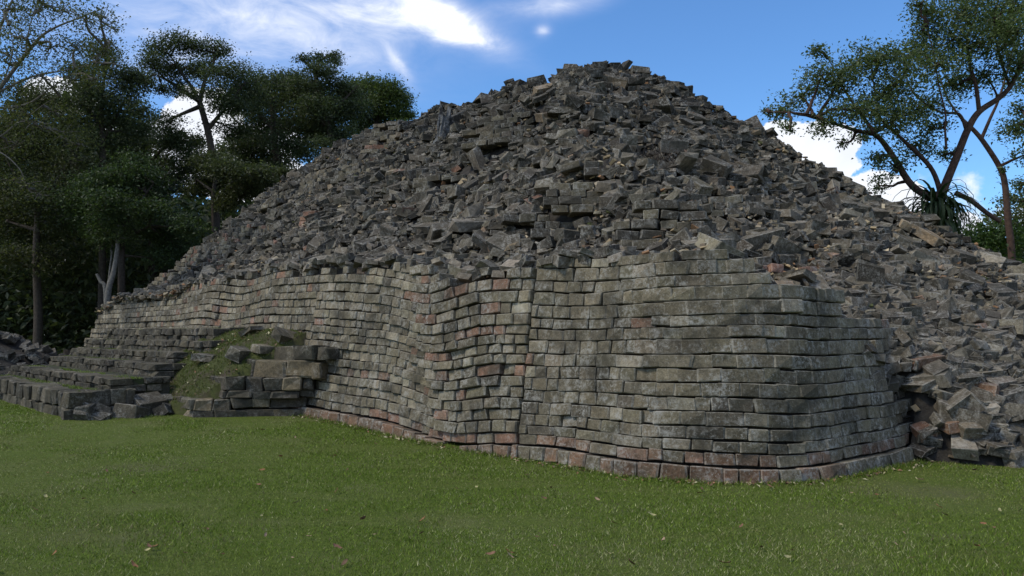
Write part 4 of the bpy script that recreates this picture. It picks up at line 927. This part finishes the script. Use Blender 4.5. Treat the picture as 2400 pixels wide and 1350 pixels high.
wood_tree('forest_tree', 'rounded bright green tree top beside the ridge of the pyramid', 44, [(890, 560), (890, 420), (885, 300), (880, 250)], [((885, 290), (920, 240), (935, 215)), ((885, 290), (850, 240), (835, 210)), ((885, 300), (925, 275))],
          [(830, 195, 26), (865, 200, 30), (900, 205, 32), (930, 215, 28), (945, 240, 24), (850, 235, 34), (900, 245, 36), (935, 265, 28), (955, 270, 16), (860, 275, 32), (905, 285, 30), (820, 230, 26), (940, 300, 20), (840, 310, 26), (880, 320, 26)], ((.04, .065, .02), (.10, .125, .035)), .135, 25000, r0=.22)
wood_tree('forest_tree', 'low dark tree leaning over the far shoulder of rubble', 33, [(500, 640), (502, 540), (500, 460), (505, 420)], [((500, 480), (540, 430), (580, 410)), ((500, 450), (460, 420))],
          [(540, 400, 36), (580, 420, 36), (620, 410, 32), (560, 450, 34), (600, 450, 30), (510, 430, 34), (640, 440, 24), (470, 440, 28), (530, 470, 28), (500, 380, 34), (660, 405, 20)], ((.045, .055, .026), (.09, .10, .042)), .115, 25000, r0=.13)
wood_tree('forest_tree', 'leafy understorey tree above the pale forked trunks', 31, [(285, 720), (285, 600), (290, 520)], [((290, 540), (250, 480), (220, 450)), ((290, 530), (330, 470), (360, 430)), ((288, 560), (350, 530))],
          [(230, 430, 45), (280, 410, 45), (330, 430, 45), (250, 480, 48), (310, 490, 48), (360, 480, 40), (200, 500, 40), (270, 540, 40), (350, 540, 40), (400, 540, 36), (180, 450, 40), (420, 580, 36), (440, 530, 30), (380, 600, 32), (320, 380, 30)], ((.035, .055, .024), (.07, .10, .036)), .115, 31000, r0=.17)
wood_tree('forest_tree', 'heavy dark tree filling the woods beneath the pale branches', 33, [(90, 740), (85, 600), (90, 480)], [((90, 500), (40, 420), (10, 360)), ((90, 480), (150, 400), (170, 360)), ((88, 540), (20, 520))],
          [(30, 300, 55), (90, 280, 55), (140, 300, 50), (20, 380, 55), (90, 370, 55), (160, 380, 55), (50, 450, 55), (120, 460, 55), (20, 520, 55), (90, 540, 55), (160, 520, 50), (40, 220, 45), (100, 230, 40), (-40, 300, 80), (-40, 450, 80), (170, 300, 30), (130, 600, 45), (40, 610, 50)], ((.042, .052, .024), (.085, .09, .035)), .125, 36000, r0=.2)
wood_tree('forest_tree', 'dense dark tree filling the gap behind the narrow-crowned tree', 41, [(180, 600), (180, 400), (190, 300)], [((190, 330), (140, 280), (100, 250)), ((190, 320), (260, 290), (310, 280)), ((185, 380), (300, 370))],
          [(120, 250, 50), (180, 260, 46), (240, 270, 46), (300, 270, 40), (140, 320, 55), (210, 330, 55), (280, 340, 50), (340, 340, 40), (160, 400, 55), (240, 410, 55), (320, 410, 50), (390, 420, 44), (60, 330, 55), (60, 250, 45), (200, 200, 34)], G_DK, .16, 22000, r0=.2)
wood_tree('forest_tree', 'dense dark tree knitting together the crowns beside the pyramid shoulder', 43, [(600, 560), (610, 420), (620, 320)], [((620, 340), (560, 290), (530, 260)), ((620, 340), (690, 280), (720, 260)), ((615, 400), (540, 380))],
          [(560, 250, 36), (620, 225, 40), (680, 225, 40), (730, 240, 38), (570, 320, 44), (640, 300, 48), (710, 290, 46), (770, 270, 38), (560, 390, 46), (630, 370, 48), (700, 350, 44), (520, 420, 40), (820, 250, 34), (520, 350, 26), (760, 320, 36)], G_DK, .16, 22000, r0=.2)
# pale forked trunks by the far end of the wall
bs = at(250, 760, 30.5); bs[2] = .2
tree('pale_trunk_tree', 'slender tree with forked pale mottled trunks behind the wall end', bs, [([bs] + pts(30.5, (252, 700), (266, 640), (274, 590), (278, 540)), .13, .06), ([bs] + pts(30.5, (248, 690), (236, 660), (226, 642)), .09, .05), ([bs] + pts(30.7, (252, 690), (256, 650), (262, 590)), .06, .03)],
     [(275, 520, 30.5, 30), (290, 560, 30.5, 24), (250, 560, 30.5, 24), (300, 530, 30.5, 22)], G_MD, .12, 1500, M_BARKP)
# palm in the shade
pc = at(360, 470, 35); pb = pc.copy(); pb[2] = 0
po = empty('palm', tuple(pb), 'dark palm with arching feathered fronds deep in the woods', 'palm'); Vt, Ft, _ = tube(wobble(pb, pc, 8, .1) - pb, .2, .16)
link('trunk', mesh_np('trunk', Vt, Ft, smooth=True), M_BARKD, po)
for i in range(16):
    th = 2 * math.pi * i / 16 + rng.normal(0, .15); e = rng.uniform(.2, 1.3); P = pc - pb; parts = []; Lf = rng.uniform(2.6, 3.6); line = [P]
    for k in range(12): P = P + np.array([math.cos(th) * math.cos(e), math.sin(th) * math.cos(e), math.sin(e)]) * Lf / 12; e -= rng.uniform(.09, .16); line.append(P)
    line = np.array(line); parts.append(tube(line, .03, .008, 4)); sd = np.array([-math.sin(th), math.cos(th), 0])
    V = []; 
    for k in range(2, 48):
        p = line[min(int(k / 4), 11)] + (line[min(int(k / 4) + 1, 12)] - line[min(int(k / 4), 11)]) * (k / 4 - int(k / 4)); fl2 = .62 * math.sin(math.pi * (k / 48) ** .7)
        for sg in (-1, 1):
            tdir = sd * sg * .8 + np.array([math.cos(th), math.sin(th), 0]) * .4 + np.array([0, 0, -.45]); q = p + tdir * fl2; wv = np.array([math.cos(th), math.sin(th), 0]) * .022; V += [p - wv, p + wv, q]
    V = np.array(V); parts.append((V, [np.arange(len(V)).reshape(-1, 3)], (.022, .034, .016))); V, F, C = merge([(a_, b_, (.022, .034, .016)) for a_, b_, c_ in parts]); link('frond', mesh_np('frond', V, F, C), M_LEAF, po)
# the wood behind: one mass of foliage, nobody could count its trees
n = 120000; X = rng.uniform(-62, 4, n); Y = rng.uniform(46, 60, n); q_ = X / Y
top = np.interp(q_, [-1.2, -.46, -.42, -.32, -.25, -.1, .1], [14.5, 14, 10.2, 9.8, 10.5, 9, 5]) + 2.5 * (fbm(X * .3, Y * .3, 1) - .5); Z = rng.random(n) * top
Vw, Fw, Cw = leaves_at(np.stack([X, Y, Z], -1), .6, leaf_cols(n, *G_DK))
n2 = 75000; X = rng.uniform(-36, -6, n2); Y = rng.uniform(34, 46, n2); Z = rng.random(n2) * np.interp(X / Y, [-1, -.47, -.42, -.2], [9.5, 9, 6.2, 6]) * (.75 + .4 * fbm(X * .5, Y * .5, 4)); V2, F2, C2 = leaves_at(np.stack([X, Y, Z], -1), .35, leaf_cols(n2, *G_DK))
n3 = 16000; X = rng.uniform(8, 40, n3); Y = rng.uniform(36, 50, n3); Z = rng.random(n3) * 3.6; V3, F3, C3 = leaves_at(np.stack([X, Y, Z], -1), .4, leaf_cols(n3, *G_DK))
tag(link('far_woods', mesh_np('far_woods', np.concatenate([Vw, V2, V3]), [np.concatenate([Fw, F2 + len(Vw), F3 + len(Vw) + len(V2)])], np.concatenate([Cw, C2, C3])), M_LEAF), 'dense dark forest undergrowth closing the view behind the ruin', 'woods', kind='stuff')

# ------------------------------------------------------------------ dead stump and dry tuft on the slope
hr = hit_rubble(1038, 330)
if hr:
    P = hr[2]; V = []; rings = 9; sd = 10
    for k in range(rings):
        f = k / (rings - 1)
        for j in range(sd):
            th = 2 * math.pi * j / sd; r = (.17 - .05 * f + .10 * (1 - f) ** 3) * (1 + .35 * math.sin(3 * th + k * .3) + rng.normal(0, .08)); hgt = f * .85 + (.22 * (math.sin(th * 2 + 1) + rng.normal(0, .4)) if k == rings - 1 else 0)
            V.append((r * math.cos(th) + .06 * f, r * math.sin(th) * .8, hgt - .1))
    i = np.arange(rings * sd).reshape(rings, sd); Fq = np.stack([i[:-1], np.roll(i, -1, 1)[:-1], np.roll(i, -1, 1)[1:], i[1:]], -1).reshape(-1, 4)
    V = np.array(V + [(.05, 0, .5)]); tri = np.stack([i[-1], np.roll(i[-1], -1), np.full(sd, rings * sd)], -1)
    so = empty('dead_stump', tuple(P), 'splintered grey dead tree stump among the upper rubble', 'stump'); link('stump', mesh_np('stump', V, [Fq, tri]), M_DEAD, so)
    for (ax, ay, h) in ((.12, .02, .62), (-.10, -.05, .9), (.03, -.12, .5)):
        Vt, Ft, _ = tube([(ax, ay, -.1), (ax * 1.2, ay * 1.2 - .03, h * .5), (ax * .9 + .04, ay, h)], .05, .008, 5); link('splinter', mesh_np('splinter', Vt, Ft), M_DEAD, so)
hr = hit_rubble(1545, 395)
if hr:
    P = hr[2]; do = empty('dry_tuft', tuple(P), 'dark twiggy dry tuft growing out of the rubble', 'plant'); parts = []
    for k in range(150):
        th = rng.uniform(0, 6.28); e = rng.uniform(-.1, 1.5); l = rng.uniform(.2, .5); q = np.array([math.cos(th) * math.cos(e), math.sin(th) * math.cos(e), math.sin(e)]) * l; o_ = rng.normal(0, .12, 3) * [1.3, 1, .6]
        parts.append(tube(wobble(o_, o_ + q, 5, .04), .012, .004, 3))
    V, F, C = merge(parts); link('twigs', mesh_np('twigs', V, F), M_BARKD, do)
